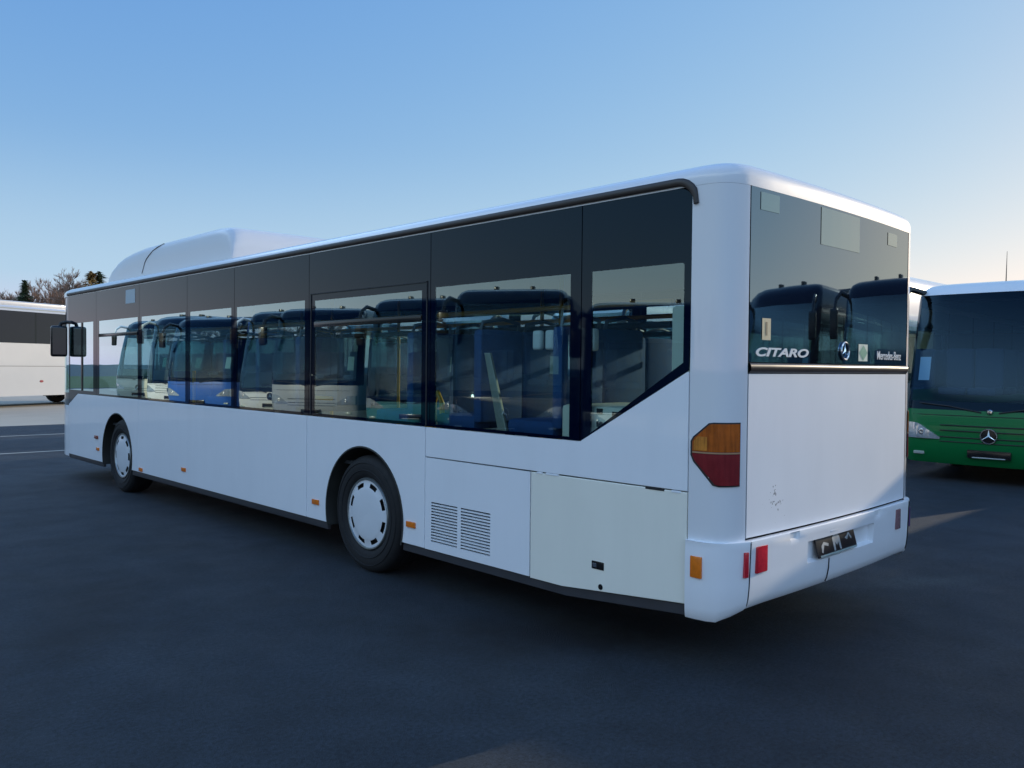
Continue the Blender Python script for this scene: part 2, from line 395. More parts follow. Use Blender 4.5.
# --- roof shell
ROOF = [(2.692, 0, 0), (2.738, 0, 0), (2.765, .008, .004), (2.788, .026, .012), (2.808, .062, .030), (2.824, .125, .065), (2.842, .25, .15), (2.860, .5, .42), (2.872, .85, 1.0)]
bm = bmesh.new(); prev = None; fs = []
for (z, ix, iy) in ROOF:
    ring = []
    for x, y in OUT:
        # inset towards the spine: more in y at the ends
        nx = x*(1-ix/1.275)
        t = (y-6.0)/6.0
        ny = y-iy*max(-1, min(1, t*abs(t)**3*1.02 if abs(t) < 1 else t))
        ring.append(bm.verts.new((nx, ny, z)))
    if prev:
        for k in range(NO): fs.append(bm.faces.new((prev[k], prev[(k+1) % NO], ring[(k+1) % NO], ring[k])))
    prev = ring
bm.faces.new(prev)
part('roof', bm, ROOFP, smooth=50)
# --- rear corner pillars
for s in (-1, 1):
    bm = bmesh.new()
    zs = [.745, 1.2, 1.7, 2.2, 2.6, 2.691]
    pts = [(s*x, y) for x, y in CORNER]
    grid(bm, [[(x, y, z) for x, y in pts] for z in zs])
    # inner return
    grid(bm, [[(pts[-1][0], pts[-1][1]+.002, z), (pts[-1][0], pts[-1][1]+.06, z)] for z in zs], 1)
    grid(bm, [[(pts[0][0], pts[0][1], z), (pts[0][0]-s*.03, pts[0][1], z)] for z in zs])
    part('corner_pillar', bm, [ROOFP, DARK], smooth=60)
# --- rear header, hatch, window, trim
xs = [-1.077+2.154*k/16 for k in range(17)]
def rear_sheet(z0, z1, x0=-1.077, x1=1.077, dy=0, thick=.03, n=16, topr=0):
    bm = bmesh.new(); xx = [x0+(x1-x0)*k/n for k in range(n+1)]
    zl = [z0, z1]
    f = [[(x, yr(x)+dy, z) for x in xx] for z in zl]
    V = grid(bm, f); B = grid(bm, [[(x, yr(x)+dy+thick, z) for x in xx] for z in zl])
    for j in (0, 1):
        for k in range(n): bm.faces.new((V[j][k], V[j][k+1], B[j][k+1], B[j][k]))
    for k in (0, n): bm.faces.new((V[0][k], V[1][k], B[1][k], B[0][k]))
    es = [e for e in bm.edges if len(e.link_faces) == 2 and abs(e.calc_face_angle(0)) > 1 and all(abs(v.co.y-(yr(v.co.x)+dy)) < 1e-5 for v in e.verts)]
    bmesh.ops.bevel(bm, geom=es, offset=.004, segments=2, affect='EDGES')
    return bm
part('rear_header', rear_sheet(2.704, 2.716, dy=0.002), ROOFP, smooth=40)
hatch = part('engine_hatch', rear_sheet(.785, 1.678, x0=-1.074, x1=1.074), HATCHW, smooth=40)
rw = part('rear_window', rear_sheet(1.742, 2.700, x0=-1.074, x1=1.074, dy=.001), REARG, smooth=40)
bm = bmesh.new()
n = 16; prof = [(.012, 1.681), (-.006, 1.686), (-.016, 1.70), (-.016, 1.722), (-.008, 1.736), (.012, 1.740)]
grid(bm, [[(x, yr(x)+dy, z) for x in xs] for dy, z in prof])
TRIM = mat('dark_trim_bar', (.055, .042, .036), .3, coat=.3, noise=(4, .3))
part('rear_trim_bar', bm, TRIM, smooth=50)
# seam shadow backing behind the rear sheets and side panels
bm = bmesh.new()
grid(bm, [[(x, yr(x)+.05, z) for x in [-1.10]+xs+[1.10]] for z in (.75, 2.69)])
part('rear_backing', bm, DARK)
# window patches: the untinted squares and stickers
def rear_patch(name, x0, x1, z0, z1, m, dy=-.0015, parent=rw):
    bm = bmesh.new(); xx = [x0+(x1-x0)*k/4 for k in range(5)]
    V = grid(bm, [[(x, yr(x)+dy, z) for x in xx] for z in (z0, z1)]); grid(bm, [[(x, yr(x)+dy+.0012, z) for x in xx] for z in (z0, z1)])
    return part(name, bm, m, parent)
rear_patch('clear_patch', -.985, -.800, 2.575, 2.672, CLEARP)
rear_patch('clear_patch', -.325, .20, 2.455, 2.678, CLEARP)
rear_patch('clear_patch', .67, .84, 2.56, 2.645, CLEARP)
YEL = mat('faded_yellow_label', (.55, .47, .30), .6, noise=(30, .3))
st = rear_patch('window_label', -.955, -.87, 1.865, 1.985, YEL)
rear_patch('label_print', -.922, -.905, 1.89, 1.965, mat('label_ink', (.2, .16, .1), .6, noise=(160, .8)), dy=-.003, parent=st)
GRN = mat('green_badge', (.10, .33, .24), .4, noise=(20, .15)); WB = mat('badge_pale', (.45, .55, .5), .5)
bd = rear_patch('emission_badge', .215, .355, 1.762, 1.872, WB)
bm = bmesh.new(); cx, cz = .285, 1.817
V = [bm.verts.new((cx+a, yr(cx)-.004, cz+b_)) for a, b_ in ((-.062, 0), (0, -.05), (.062, 0), (0, .05))]; bm.faces.new(V)
part('diamond', bm, GRN, bd)
def rtext(name, body, x, z, w, h, m, shear=0, bold=0):
    t = text(name, body, (x, -6, z), (R(90), 0, 0), w, h, m, rw, shear, bold)
    for v in t.data.vertices: v.co.z -= yr(x+v.co.x)-.002      # follow the bow of the glass
    return t
rtext('model_lettering', 'CITARO', -1.015, 1.774, .56, .050, SILVER, .25, .034)
rtext('maker_lettering', 'Mercedes-Benz',   .515, 1.776, .44, .058, SILVER, 0, .004)
bm = bmesh.new(); star_badge(bm, (.005, yr(0)-.006, 1.822), .053, (0, -1, 0), (0, 0, 1), .008)
part('star_emblem', bm, CHROME, rw, smooth=30)

# --- bumper
bm = bmesh.new()
B_OUT = [(-x*1.0-(.022 if x > 1.2 else .02), y-(.03 if x < 1.25 else .012)) for x, y in CORNER]
cols = []
rec_x = (-.47, .42)
for x, y in CORNER[:-1]:
    k = (1-min(1, max(0, (1.275-x)/.2)))
    cols.append((-x-.022*k-.004, y-.034*(1-k), 'c'))
cols.append((-1.090, .038, 'c')); cols.append((-1.083, .038, 'g')); cols.append((-1.076, .038, 'r'))
rx = [-.9, -.69, -.675, -.60, -.585, rec_x[0]-.012, rec_x[0], -.3, -.1, .1, .3, rec_x[1], rec_x[1]+.012, .435, .45, .525, .54, .7, .9]
for x in rx: cols.append((x, None, 'r'))
cols += [(-a, b_, c) for a, b_, c in cols[:len(CORNER)+2][::-1]]
rows = [(.770, .05, 'top'), (.774, .004, 'top'), (.7725, -.0015, 'top'), (.768, -.003, ''), (.735, -.002, ''), (.722, -.001, ''), (.694, 0, ''), (.682, 0, ''), (.63, .002, ''), (.575, .004, ''), (.563, .004, ''), (.52, .006, ''), (.46, .012, ''), (.425, .02, ''), (.405, .035, ''), (.40, .07, '')]
P = []
for (z, dy, tg) in rows:
    row = []
    for (x, y, tg2) in cols:
        yy = yr(x)-.034 if y is None else y
        t = min(1, max(0, (abs(x)-1.06)/.2))
        zz = z-(0.775-z)*t*.17 if z < .7 else z
        d = dy*(1.0 if abs(x) < 1.25 else .3)
        xx = x
        if abs(x) > 1.1: xx = x-math.copysign(dy*.75*t, x)
        if tg2 == 'g' and tg != 'top': d += .020
        if tg2 == 'r' and rec_x[0]-.001 <= x <= rec_x[1]+.001 and .57 <= z <= .69: d += .035
        if tg2 == 'r' and (-.68 < x < -.595 or .445 < x < .53) and z >= .73 and tg != 'top': d += .010
        row.append((xx, yy+d, zz))
    P.append(row)
grid(bm, P)
bumper = part('rear_bumper', bm, WHITE, smooth=30)
def rear_box(name, x0, x1, z0, z1, dy, th, m, parent, bev=.004):
    bm = bmesh.new(); xm = (x0+x1)/2
    y = yr(xm)-.034+dy
    box(bm, (x0, y-th, z0), (x1, y+.012, z1), bev)
    return part(name, bm, m, parent, smooth=40)
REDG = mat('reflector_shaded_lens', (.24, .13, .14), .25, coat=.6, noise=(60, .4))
rear_box('rear_reflector', -1.035, -.922, .592, .738, .002, .010, RED, bumper, .006)
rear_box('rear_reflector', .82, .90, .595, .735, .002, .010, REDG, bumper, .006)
PLT = Matrix.Translation((-.105, yr(.1)-.020, .642)) @ Matrix.Rotation(R(-15), 4, 'X')    # its foot stands out a little
bm = bmesh.new(); box(bm, (-.26, -.006, -.068), (.26, .006, .068), .004); bm.transform(PLT)
np_ = part('number_plate', bm, mat('black_plate', (.012, .010, .012), .3, noise=(20, .5)), bumper, 40)
PLW = mat('plate_white_print', (.30, .32, .32), .5, noise=(35, .6))
for pts in ([(-.055, -.05), (-.035, -.05), (-.025, .0), (-.005, -.022), (.015, .0), (.025, -.05), (.045, -.05), (.045, .03), (.025, .045), (-.03, .045), (-.055, .03)],
            [(-.215, -.038), (-.20, -.045), (-.17, .0), (-.12, -.012), (-.11, .004), (-.17, .02), (-.205, .0)],
            [(.11, .008), (.14, -.006), (.17, .022), (.195, -.010), (.205, .0), (.175, .04), (.14, .018)]):
    bm = bmesh.new(); bm.faces.new([bm.verts.new((a, -.0075, b_)) for a, b_ in pts]); bm.transform(PLT)
    part('plate_mark', bm, PLW, np_)
bm = bmesh.new(); box(bm, (-.24, -.009, -.066), (.25, -.006, -.055)); bm.transform(PLT); part('plate_strip', bm, mat('plate_strip_grey', (.28, .36, .34), .5, noise=(40, .6)), np_)
rear_box('plate_lamp', -.21, -.10, .712, .728, .012, .014, PLASTIC_W, bumper, .004)
bm = bmesh.new(); y = yr(-.2)-.0345
tube(bm, [(-.215, yr(.2)-.034+.002, .56), (-.218, yr(.2)-.034+.003, .50), (-.222, yr(.2)-.034+.012, .44), (-.224, yr(.2)-.034+.022, .415)], .0035, 5); part('bumper_seam', bm, BLACK, bumper)
for s in (-1, 1):
    bm = bmesh.new(); tube(bm, [(s*1.0865, .040+dy, z) for z, dy in ((.765, -.004), (.70, -.002), (.60, .001), (.52, .004), (.46, .010), (.42, .019))], .0045, 6); part('corner_seam', bm, BLACK, bumper)
# corner lamps on the bumper
bm = bmesh.new(); box(bm, (-1.305, .205, .575), (-1.288, .275, .692), .005); part('side_marker', bm, AMBER, bumper, smooth=40)
bm = bmesh.new(); box(bm, (-1.285, .23, .57), (-1.284, .265, .575)); 
bm.free()
for s, m in ((-1, RED), (1, mat('violet_lens', (.10, .05, .13), .2, coat=.5))):
    bm = bmesh.new()
    c = Vector((s*1.118, .043, .65)); t = Vector((s*1, .30, 0)).normalized(); nn = Vector((s*.29, -1, 0)).normalized()
    q = [c+t*a+Vector((0, 0, b_)) for a, b_ in ((-.014, -.068), (.014, -.068), (.014, .068), (-.014, .068))]
    prism(bm, [a+nn*.006 for a in q], -nn*.02, .002)
    part('corner_reflector', bm, m, bumper, smooth=40)
# --- tail lights wrapping the corners
def corner_pt(t, off=0):
    """t: arc length along the corner from the side (0) to the rear; returns xy offset outwards"""
    pts = [(1.275, .40)]+CORNER
    acc = 0
    for a, b_ in zip(pts, pts[1:]):
        d = math.hypot(b_[0]-a[0], b_[1]-a[1])
        if t <= acc+d or b_ is pts[-1]:
            k = (t-acc)/d; x = a[0]+(b_[0]-a[0])*k; y = a[1]+(b_[1]-a[1])*k
            nx, ny = -(b_[1]-a[1])/d, (b_[0]-a[0])/d
            return x+nx*off, y+ny*off
        acc += d
def tail_patch(s, tz, off, nseg=10):
    """tz: list of (t_left, t_right, z) rows"""
    bm = bmesh.new(); 
    top = [[None]*(nseg+1) for _ in tz]
    F = []; 
    for (t0, t1, z) in tz:
        row = []
        for k in range(nseg+1):
            x, y = corner_pt(t0+(t1-t0)*k/nseg, off); row.append((s*x, y, z))
        F.append(row)
    V = grid(bm, F)
    # rim back to the body
    G = []
    for (t0, t1, z) in tz:
        G.append([(lambda p: (s*p[0], p[1], z))(corner_pt(t0+(t1-t0)*k/nseg, -.004)) for k in range(nseg+1)])
    W = [[bm.verts.new(p) for p in row] for row in G]
    nr = len(tz)
    for j in range(nr-1):
        for k in (0, nseg): bm.faces.new((V[j][k], V[j+1][k], W[j+1][k], W[j][k]))
    for j in (0, nr-1):
        for k in range(nseg): bm.faces.new((V[j][k], V[j][k+1], W[j][k+1], W[j][k]))
    return bm
for s in (-1, 1):
    hous = part('tail_light', tail_patch(s, [(.262, .388, 1.072), (.232, .388, 1.078), (.12, .388, 1.20), (.103, .388, 1.235), (.103, .388, 1.31), (.118, .388, 1.335), (.21, .388, 1.412), (.235, .388, 1.416)], .006), BLACK, None, 40)
    part('amber_lens', tail_patch(s, [(.118, .380, 1.258), (.118, .380, 1.31), (.128, .380, 1.328), (.213, .380, 1.404), (.228, .380, 1.408)], .012), AMBER_D, hous, 40)
    part('red_lens', tail_patch(s, [(.262, .380, 1.080), (.245, .380, 1.085), (.135, .380, 1.205), (.118, .380, 1.235), (.118, .380, 1.246)], .012), RED_D, hous, 40)
    part('lens_divider', tail_patch(s, [(.118, .380, 1.248), (.118, .380, 1.256)], .013), mat('divider_tan', (.42, .24, .13), .4, coat=.5), hous, 40)
    part('side_lamp', tail_patch(s, [(.128, .205, 1.264), (.128, .205, 1.312), (.150, .205, 1.338)], .0132), mat('amber_bright', (.62, .22, .025), .2, coat=.7, noise=(20, .5), streak=((70, 70, 6), .7, None)), hous, 40)

# --- side panels
def arc(cy, cz, r, a0, a1, n=20):
    return [(cy+r*math.cos(R(a0+(a1-a0)*k/n)), cz+r*math.sin(R(a0+(a1-a0)*k/n))) for k in range(n+1)]
G = .004
def side_panel(name, pts, m=WHITE, x=XS, th=.022, bev=.004, label=None, mats2=None):
    s = 1 if x < 0 else -1
    bm = bmesh.new(); prism(bm, [(x, a, b_) for a, b_ in pts], (th*s, 0, 0), bev)
    o = part(name, bm, m, None, None)
    if label: o['label'] = label
    return o
RA = (3.475, .475, .56); FA = (9.28, .475, .56)     # wheel arch centres
def arch_pts(A, z0):
    # from the front side (high y) over the top to the rear side
    a = math.degrees(math.asin((z0-A[1])/A[2]))
    return arc(A[0], A[1], A[2], a, 180-a, 26)
SILL = 1.246
LOW = .335
for x in (XS, -XS):
    side_panel('side_panel', [(8.513+G, SILL), (8.513+G, LOW)]+arch_pts(FA, LOW)[::-1]+[(11.35, LOW), (11.35, 1.085), (10.93, SILL)], x=x)
    side_panel('side_panel', [(4.375+G, SILL), (4.375+G, LOW), (8.513-G, LOW), (8.513-G, SILL)], x=x)
    side_panel('side_panel', [(2.645+G, SILL), (2.645+G, LOW)]+arch_pts(RA, LOW)[::-1]+[(4.375-G, LOW), (4.375-G, SILL)], x=x)
    side_panel('upper_side_panel', [(2.645-G, SILL), (1.10, SILL), (.33, 1.684), (.318, 1.684), (.318, 1.030), (2.645-G, 1.026)], x=x)
    side_panel('engine_flap', [(1.528-G, 1.020), (1.528-G, .327), (1.24, .330), (.318, .412), (.318, 1.024)], WHITE2 if x < 0 else WHITE, x=x, label='slightly yellowed engine flap' if x < 0 else None)
# vent panel with louvres (left side) : real slots, a frame of strips
def vent_panel(x):
    s = 1 if x < 0 else -1
    bm = bmesh.new()
    y0, y1, z0, z1 = 1.528+G, 2.645-G, LOW, 1.020
    cols_ = [y0, 1.915, 2.225, 2.265, 2.565, y1]; n = 14
    zs = [z0]; a, b_ = .397, .703; p = (b_-a)/n
    for k in range(n): zs += [a+k*p+.002, a+k*p+.013]
    zs.append(z1)
    for i in range(5):
        for j in range(len(zs)-1):
            slot = (i in (1, 3)) and j % 2 == 1
            ya, yb, za, zb = cols_[i], cols_[i+1], zs[j], zs[j+1]
            if not slot:
                bm.faces.new([bm.verts.new((x, *q)) for q in ((ya, za), (yb, za), (yb, zb), (ya, zb))])
            else:
                # slot throat: slanted shelf going inwards
                for zz in (za, zb):
                    bm.faces.new([bm.verts.new(q) for q in ((x, ya, zz), (x, yb, zz), (x+s*.02, yb, zz-.0), (x+s*.02, ya, zz-.0))])
    bmesh.ops.remove_doubles(bm, verts=bm.verts, dist=.0004)
    for ya in (y0, y1):
        bm.faces.new([bm.verts.new((xx, ya, zz)) for xx, zz in ((x, z0), (x, z1), (x+s*.02, z1), (x+s*.02, z0))])
    for zz in (z0, z1):
        bm.faces.new([bm.verts.new((xx, yy, zz)) for xx, yy in ((x, y0), (x, y1), (x+s*.02, y1), (x+s*.02, y0))])
    return part('vent_panel', bm, WHITE, None, 30)
vent_panel(XS); vent_panel(-XS)
# dark backing inside the seams
for x in (XS, -XS):
    s = 1 if x < 0 else -1
    bm = bmesh.new(); prism(bm, [(x+s*.024, a, b_) for a, b_ in [(.32, .45), (1.24, .345), (2.86, .345)]+arch_pts((RA[0], RA[1], RA[2]+.01), .345)[::-1][0:0]+[(2.86, 1.15), (2.63, 1.24), (1.1, 1.24), (.32, 1.67)]], (s*.006, 0, 0)); part('seam_backing', bm, DARK)
    for ya in (4.3, 8.44):
        bm = bmesh.new(); box(bm, (min(x+s*.024, x+s*.03), ya, .36), (max(x+s*.024, x+s*.03), ya+.15, 1.24)); part('seam_backing', bm, DARK)
# hinges + latch on the flap
bm = bmesh.new(); box(bm, (XS-.004, .90, .487), (XS+.01, .995, .535), .004); la = part('flap_latch', bm, BLACKG, None, 40)
bm = bmesh.new(); box(bm, (XS-.006, .955, .498), (XS-.003, .985, .522), .001); part('latch_key', bm, CHROME, la)
bm = bmesh.new(); lathe(bm, [(0.001, -.004), (.016, -.004), (.018, 0), (.018, .01)], (XS, .925, .385), 'X', 16); part('flap_lock', bm, BLACKG, None, 40)
for y0, y1 in ((1.42, 1.47), (1.28, 1.39), (.47, .60), (.36, .42)):
    bm = bmesh.new(); box(bm, (XS-.003, y0, 1.015), (XS+.008, y1, 1.027), .002); part('flap_hinge', bm, WHITE if y1-y0 < .12 else BLACK, None)
# skirts
def skirt(pts):
    for x in (XS+.012, -XS-.012):
        s = 1 if x < 0 else -1
        bm = bmesh.new(); prism(bm, [(x, a, b_) for a, b_ in pts], (s*.03, 0, 0), .004); part('skirt', bm, SKIRT, None, 35)
skirt([(.322, .410), (.322, .345), (1.22, .272), (2.93, .272), (2.925, .334), (1.24, .329)])
skirt([(4.03, .334), (4.03, .272), (8.74, .272), (8.74, .334)])
skirt([(9.83, .334), (9.83, .272), (11.36, .272), (11.36, .334)])
# arch lips and wells
for A in (RA, FA):
    for s in (-1, 1):
        a = arc(A[0], A[1], A[2]-.007, -17, 197, 44)
        bm = bmesh.new()
        grid(bm, [[(s*xx, yy, zz) for yy, zz in a] for xx in (1.281, 1.27, .78)])
        grid(bm, [[(s*1.281, A[0]+(yy-A[0])*q, A[1]+(zz-A[1])*q) for yy, zz in a] for q in (1.0, 1.022)])
        grid(bm, [[(s*xx, A[0]+(yy-A[0])*1.022, A[1]+(zz-A[1])*1.022) for yy, zz in a] for xx in (1.281, 1.272)])
        part('wheel_arch', bm, mat('arch_liner', (.03, .029, .024), .7, noise=(8, .5)), None, 40)
# --- wheels
tyre_bm = bmesh.new()
lathe(tyre_bm, [(.285, .02), (.30, 0), (.33, -.012), (.38, -.018), (.425, -.012), (.452, .004), (.466, .03), (.47, .05), (.47, .10), (.463, .102), (.463, .112), (.47, .114), (.47, .17), (.463, .172), (.463, .182), (.47, .184), (.47, .23), (.452, .27), (.38, .29), (.285, .27)], (0, 0, 0), 'X', 56)
for q in (.345, .405): lathe(tyre_bm, [(q, -.0135), (q+.004, -.02), (q+.008, -.0155)], (0, 0, 0), 'X', 56)
cap_bm = bmesh.new()
NS = 64
def capskip(i, k):
    return i == 4 and (k % 8) in (0, 1, 2, 3)
lathe(cap_bm, [(.001, -.012), (.10, -.012), (.19, -.008), (.203, -.006), (.214, -.003), (.249, .004), (.270, .004)], (0, 0, 0), 'X', NS, 0, capskip)
cap_bm2 = bmesh.new()
lathe(cap_bm2, [(.001, .03), (.268, .03)], (0, 0, 0), 'X', NS)
ring_bm = bmesh.new()
lathe(ring_bm, [(.268, .006), (.272, -.004), (.282, -.006), (.288, .004), (.290, .03)], (0, 0, 0), 'X', NS)
HUB = mat('hubcap_white', (.70, .72, .74), .35, coat=.3, noise=(9, .06))
RIMM = mat('rim_metal', (.35, .37, .36), .35, metal=.8)
wheel_proto = None
def mk(name, bm, m, parent, sm=40): return build(name, bm, m, parent, sm)
def copy_tree(o, parent=None):
    c = o.copy(); COL.objects.link(c); c.parent = parent
    for ch in list(o.children): copy_tree(ch, c)
    return c
w0 = mk('wheel', tyre_bm, TYRE, bus)
hc = mk('hubcap', cap_bm, HUB, w0); mk('hub_back', cap_bm2, BLACK, w0); mk('rim_ring', ring_bm, RIMM, w0)
w0.scale = (1, 1.03, 1.03); w0.location = (-1.235, 3.465-6, .480); w0.rotation_euler = (R(9), 0, 0)
for (x, y, rz, rx_) in ((-1.235, 9.19, 0, 33), (1.235, 3.465, 180, 0), (1.235, 9.19, 180, 20)):
    w = copy_tree(w0, bus); w.location = (x, y-6, .480); w.rotation_euler = (R(rx_), 0, R(rz))
# underbody
bm = bmesh.new()
box(bm, (-.76, .5, .30), (.76, 11.6, .85))
for y0, y1 in ((1.3, 2.86), (4.1, 8.68), (9.9, 11.3)): box(bm, (-1.235, y0, .30), (1.235, y1, .85))
v = [(.36, .86), (.36, .42), (1.295, .34), (1.295, .86)]
prism(bm, [(-1.235, a, b_) for a, b_ in v], (2.47, 0, 0))
part('underbody', bm, DARK)
# markers
for y, z in ((2.81, .49), (4.21, .49), (7.09, .50), (8.41, .372), (10.03, .504)):
    bm = bmesh.new(); box(bm, (XS-.012, y-.055, z-.022), (XS+.004, y+.055, z+.022), .004); part('side_marker', bm, AMBER, None, 40)
bm = bmesh.new(); box(bm, (XS-.02, 10.02, .645), (XS+.004, 10.14, .69), .006); part('side_repeater', bm, mat('repeater_red', (.25, .06, .04), .3, coat=.5), None, 40)

# --- glazing of the left side (and simple mirror of it on the right)
TOPZ = 2.690; WT = 2.283
def pane_frame(name, outer, hole, x, m=FRIT, th=.012):
    """black bonded glass with a clear field: outer and hole are convex loops with the same vertex count"""
    s = 1 if x < 0 else -1
    bm = bmesh.new(); n = len(outer)
    O = [bm.verts.new((x, *p)) for p in outer]; I = [bm.verts.new((x, *p)) for p in hole]
    O2 = [bm.verts.new((x+s*th, *p)) for p in outer]; I2 = [bm.verts.new((x+s*th, *p)) for p in hole]
    for k in range(n):
        j = (k+1) % n
        bm.faces.new((O[k], O[j], I[j], I[k])); bm.faces.new((O2[k], O2[j], I2[j], I2[k]))
        bm.faces.new((O[k], O[j], O2[j], O2[k])); bm.faces.new((I[k], I[j], I2[j], I2[k]))
    o = part(name, bm, m)
    bm = bmesh.new(); bm.faces.new([bm.verts.new((x+s*.001, *p)) for p in hole])
    part('pane', bm, GLASS, o)
    return o
def rect(y0, y1, z0, z1): return [(y0, z0), (y1, z0), (y1, z1), (y0, z1)]
g = .0035
SB = SILL+.006
for x in (XS+.001, -XS-.001):
    s = 1 if x < 0 else -1
    # rearmost pane with the diagonal lower edge and rounded top rear corner
    cz = [(.285+.115-.115*math.cos(R(a)), 2.575+.115*math.sin(R(a))) for a in (0, 22, 45, 68, 90)]
    outer = [(1.105-g, SB), (1.105-g, TOPZ)]+cz[::-1]+[(.322, 1.693)]
    hole = [(1.02, SB+.055), (1.02, WT)]+[(.62, WT), (.5, WT), (.42, WT), (.37, WT), (.357, WT-.01)]+[(.357, 1.735)]
    # the diagonal needs its own vertex: lower rear corner of the clear field follows it
    outer = [(1.105-g, SB)]+outer[1:]; hole = hole
    pane_frame('side_window', outer, hole, x)
    pane_frame('side_window', rect(1.105+g, 2.595-g, SB, TOPZ), rect(1.195, 2.535, 1.272, WT), x)
    # framed hopper window
    hw_ = pane_frame('hopper_window', rect(2.595+g, 4.345-g, SB, TOPZ), rect(2.70, 4.245, 1.275, WT-.012), x)
    bm = bmesh.new()
    box(bm, (x-.010 if s > 0 else x, 2.70, 2.035), (x if s > 0 else x+.010, 4.245, 2.085), .004)
    part('hopper_bar', bm, BLACKG, hw_, 40)
    bm = bmesh.new(); x_ = x-.006*s
    for a, b_ in (((2.635, 2.33), (4.305, 2.33)), ((2.635, 1.262), (2.635, 2.33)), ((4.305, 1.262), (4.305, 2.33))):
        lo = (min(x, x_), min(a[0], b_[0])-.006, min(a[1], b_[1])-.006); hi = (max(x, x_), max(a[0], b_[0])+.006, max(a[1], b_[1])+.006)
        box(bm, lo, hi, .002)
    part('hopper_frame', bm, BLACK, hw_)
    pane_frame('side_window', rect(4.345+g, 5.83-g, SB, TOPZ), rect(4.42, 5.775, 1.275, WT), x)
    pane_frame('side_window', rect(5.83+g, 7.01-g, SB, TOPZ), rect(5.90, 6.93, 1.275, WT), x)
    pane_frame('side_window', rect(7.01+g, 8.475-g, SB, TOPZ), rect(7.06, 8.40, 1.275, WT), x)
    hw_ = pane_frame('hopper_window', rect(8.475+g, 10.11-g, SB, TOPZ), rect(8.53, 9.99, 1.275, WT), x)
    bm = bmesh.new(); box(bm, (x-.010 if s > 0 else x, 8.53, 2.06), (x if s > 0 else x+.010, 9.99, 2.105), .004)
    part('hopper_bar', bm, BLACKG, hw_, 40)
    pane_frame('driver_window', [(10.11+g, SB), (10.93, SB), (11.35, 1.09), (11.35, TOPZ), (10.11+g, TOPZ)], [(10.24, 1.30), (10.93, 1.30), (11.30, 1.30), (11.30, WT), (10.24, WT)], x)
    bm = bmesh.new(); box(bm, (min(x, x-.008*s), 10.70, 1.30), (max(x, x-.008*s), 10.76, WT), .003); part('driver_window_bar', bm, BLACKG, None)
bm = bmesh.new(); box(bm, (XS-.0015, 8.62, 2.47), (XS+.0005, 8.95, 2.645)); part('window_sticker', bm, mat('pale_sticker', (.42, .50, .54), .5))
# gutter strip
bm = bmesh.new()
path = [(11.4, 2.722)]+[(y, 2.724) for y in (9, 6, 3, 1)]+[(.285+.115-.115*math.cos(R(a)), 2.609+.115*math.sin(R(a))) for a in (90, 75, 60, 45, 30, 15, 0)]+[(.283, 2.595)]
for s in (-1, 1):
    prevr = None
    for i, (y, z) in enumerate(path):
        a = path[max(i-1, 0)]; b_ = path[min(i+1, len(path)-1)]
        ty, tz = b_[0]-a[0], b_[1]-a[1]; L = math.hypot(ty, tz); ny, nz = -tz/L, ty/L
        hw2 = .022 if y > .6 else (.022 if i < len(path)-3 else .015)
        ring = []
        for (o1, xx) in ((-hw2, 1.272), (-hw2, 1.284), (-hw2*.5, 1.292), (hw2*.5, 1.292), (hw2, 1.284), (hw2, 1.272)):
            ring.append(bm.verts.new((s*xx, y+ny*o1, z+nz*o1)))
        if prevr:
            for k in range(5): bm.faces.new((prevr[k], prevr[k+1], ring[k+1], ring[k]))
        prevr = ring
part('rain_gutter', bm, GUTTER, None, 50)
# --- front
bm = bmesh.new()
fp = [(-x, y) for x, y in FRONT]+[(x, y) for x, y in FRONT[::-1][1:]]
zs = [.30, .5, .97, 1.06, 1.25, 1.75, 2.28, 2.69]
def slope(z): return -.10*max(0, (z-1.0)/1.7)**1.5
def fpt(x, y, z):
    k = max(0, min(1, (y-11.4)/.4)); return (x, y+slope(z)*k, z)
V = grid(bm, [[fpt(x, y, z) for x, y in fp] for z in zs])
for f in bm.faces:
    c = f.calc_center_median()
    f.material_index = 0 if c.z < 1.02 else (1 if (c.z > 2.28 or c.z < 1.2) else 2)
front = part('front_end', bm, [WHITE, FRIT, GLASS_W], None, 40)
for s in (-1, 1):
    bm = bmesh.new(); box(bm, (s*.95-.16, 11.84, .58), (s*.95+.16, 11.91, .80), .03); part('headlight', bm, CHROME, front, 40)
bm = bmesh.new(); box(bm, (-1.2, 11.1, .9), (1.2, 11.7, 1.2), .05); part('dashboard', bm, DARK_IN, None, 40)
# mirrors
for s in (-1, 1):
    bm = bmesh.new(); box(bm, (-.11, -.06, -.23), (.11, .06, .23), .04, seg=3)
    my, mz, mxx = (11.38, 2.02, 1.405) if s < 0 else (12.0, 2.35, 1.5)
    bm.transform(Matrix.Translation((s*mxx, my, mz)) @ Matrix.Rotation(R(8*s), 4, 'Z'))
    mi_ = part('mirror', bm, BLACKG, None, 50)
    bm = bmesh.new(); tube(bm, [(s*1.25, my-.12, mz+.28), (s*(mxx-.10), my-.03, mz+.29), (s*(mxx-.03), my, mz+.27), (s*mxx, my, mz+.18)], .026, 10); part('mirror_arm', bm, BLACK, mi_, 50)
    bm = bmesh.new(); box(bm, (-.09, -.066, -.20), (.09, -.059, .20), .003)
    bm.transform(Matrix.Translation((s*mxx, my, mz)) @ Matrix.Rotation(R(8*s), 4, 'Z')); part('mirror_glass', bm, mat('mirror_silver', (.05, .06, .06), .06, metal=1), mi_)
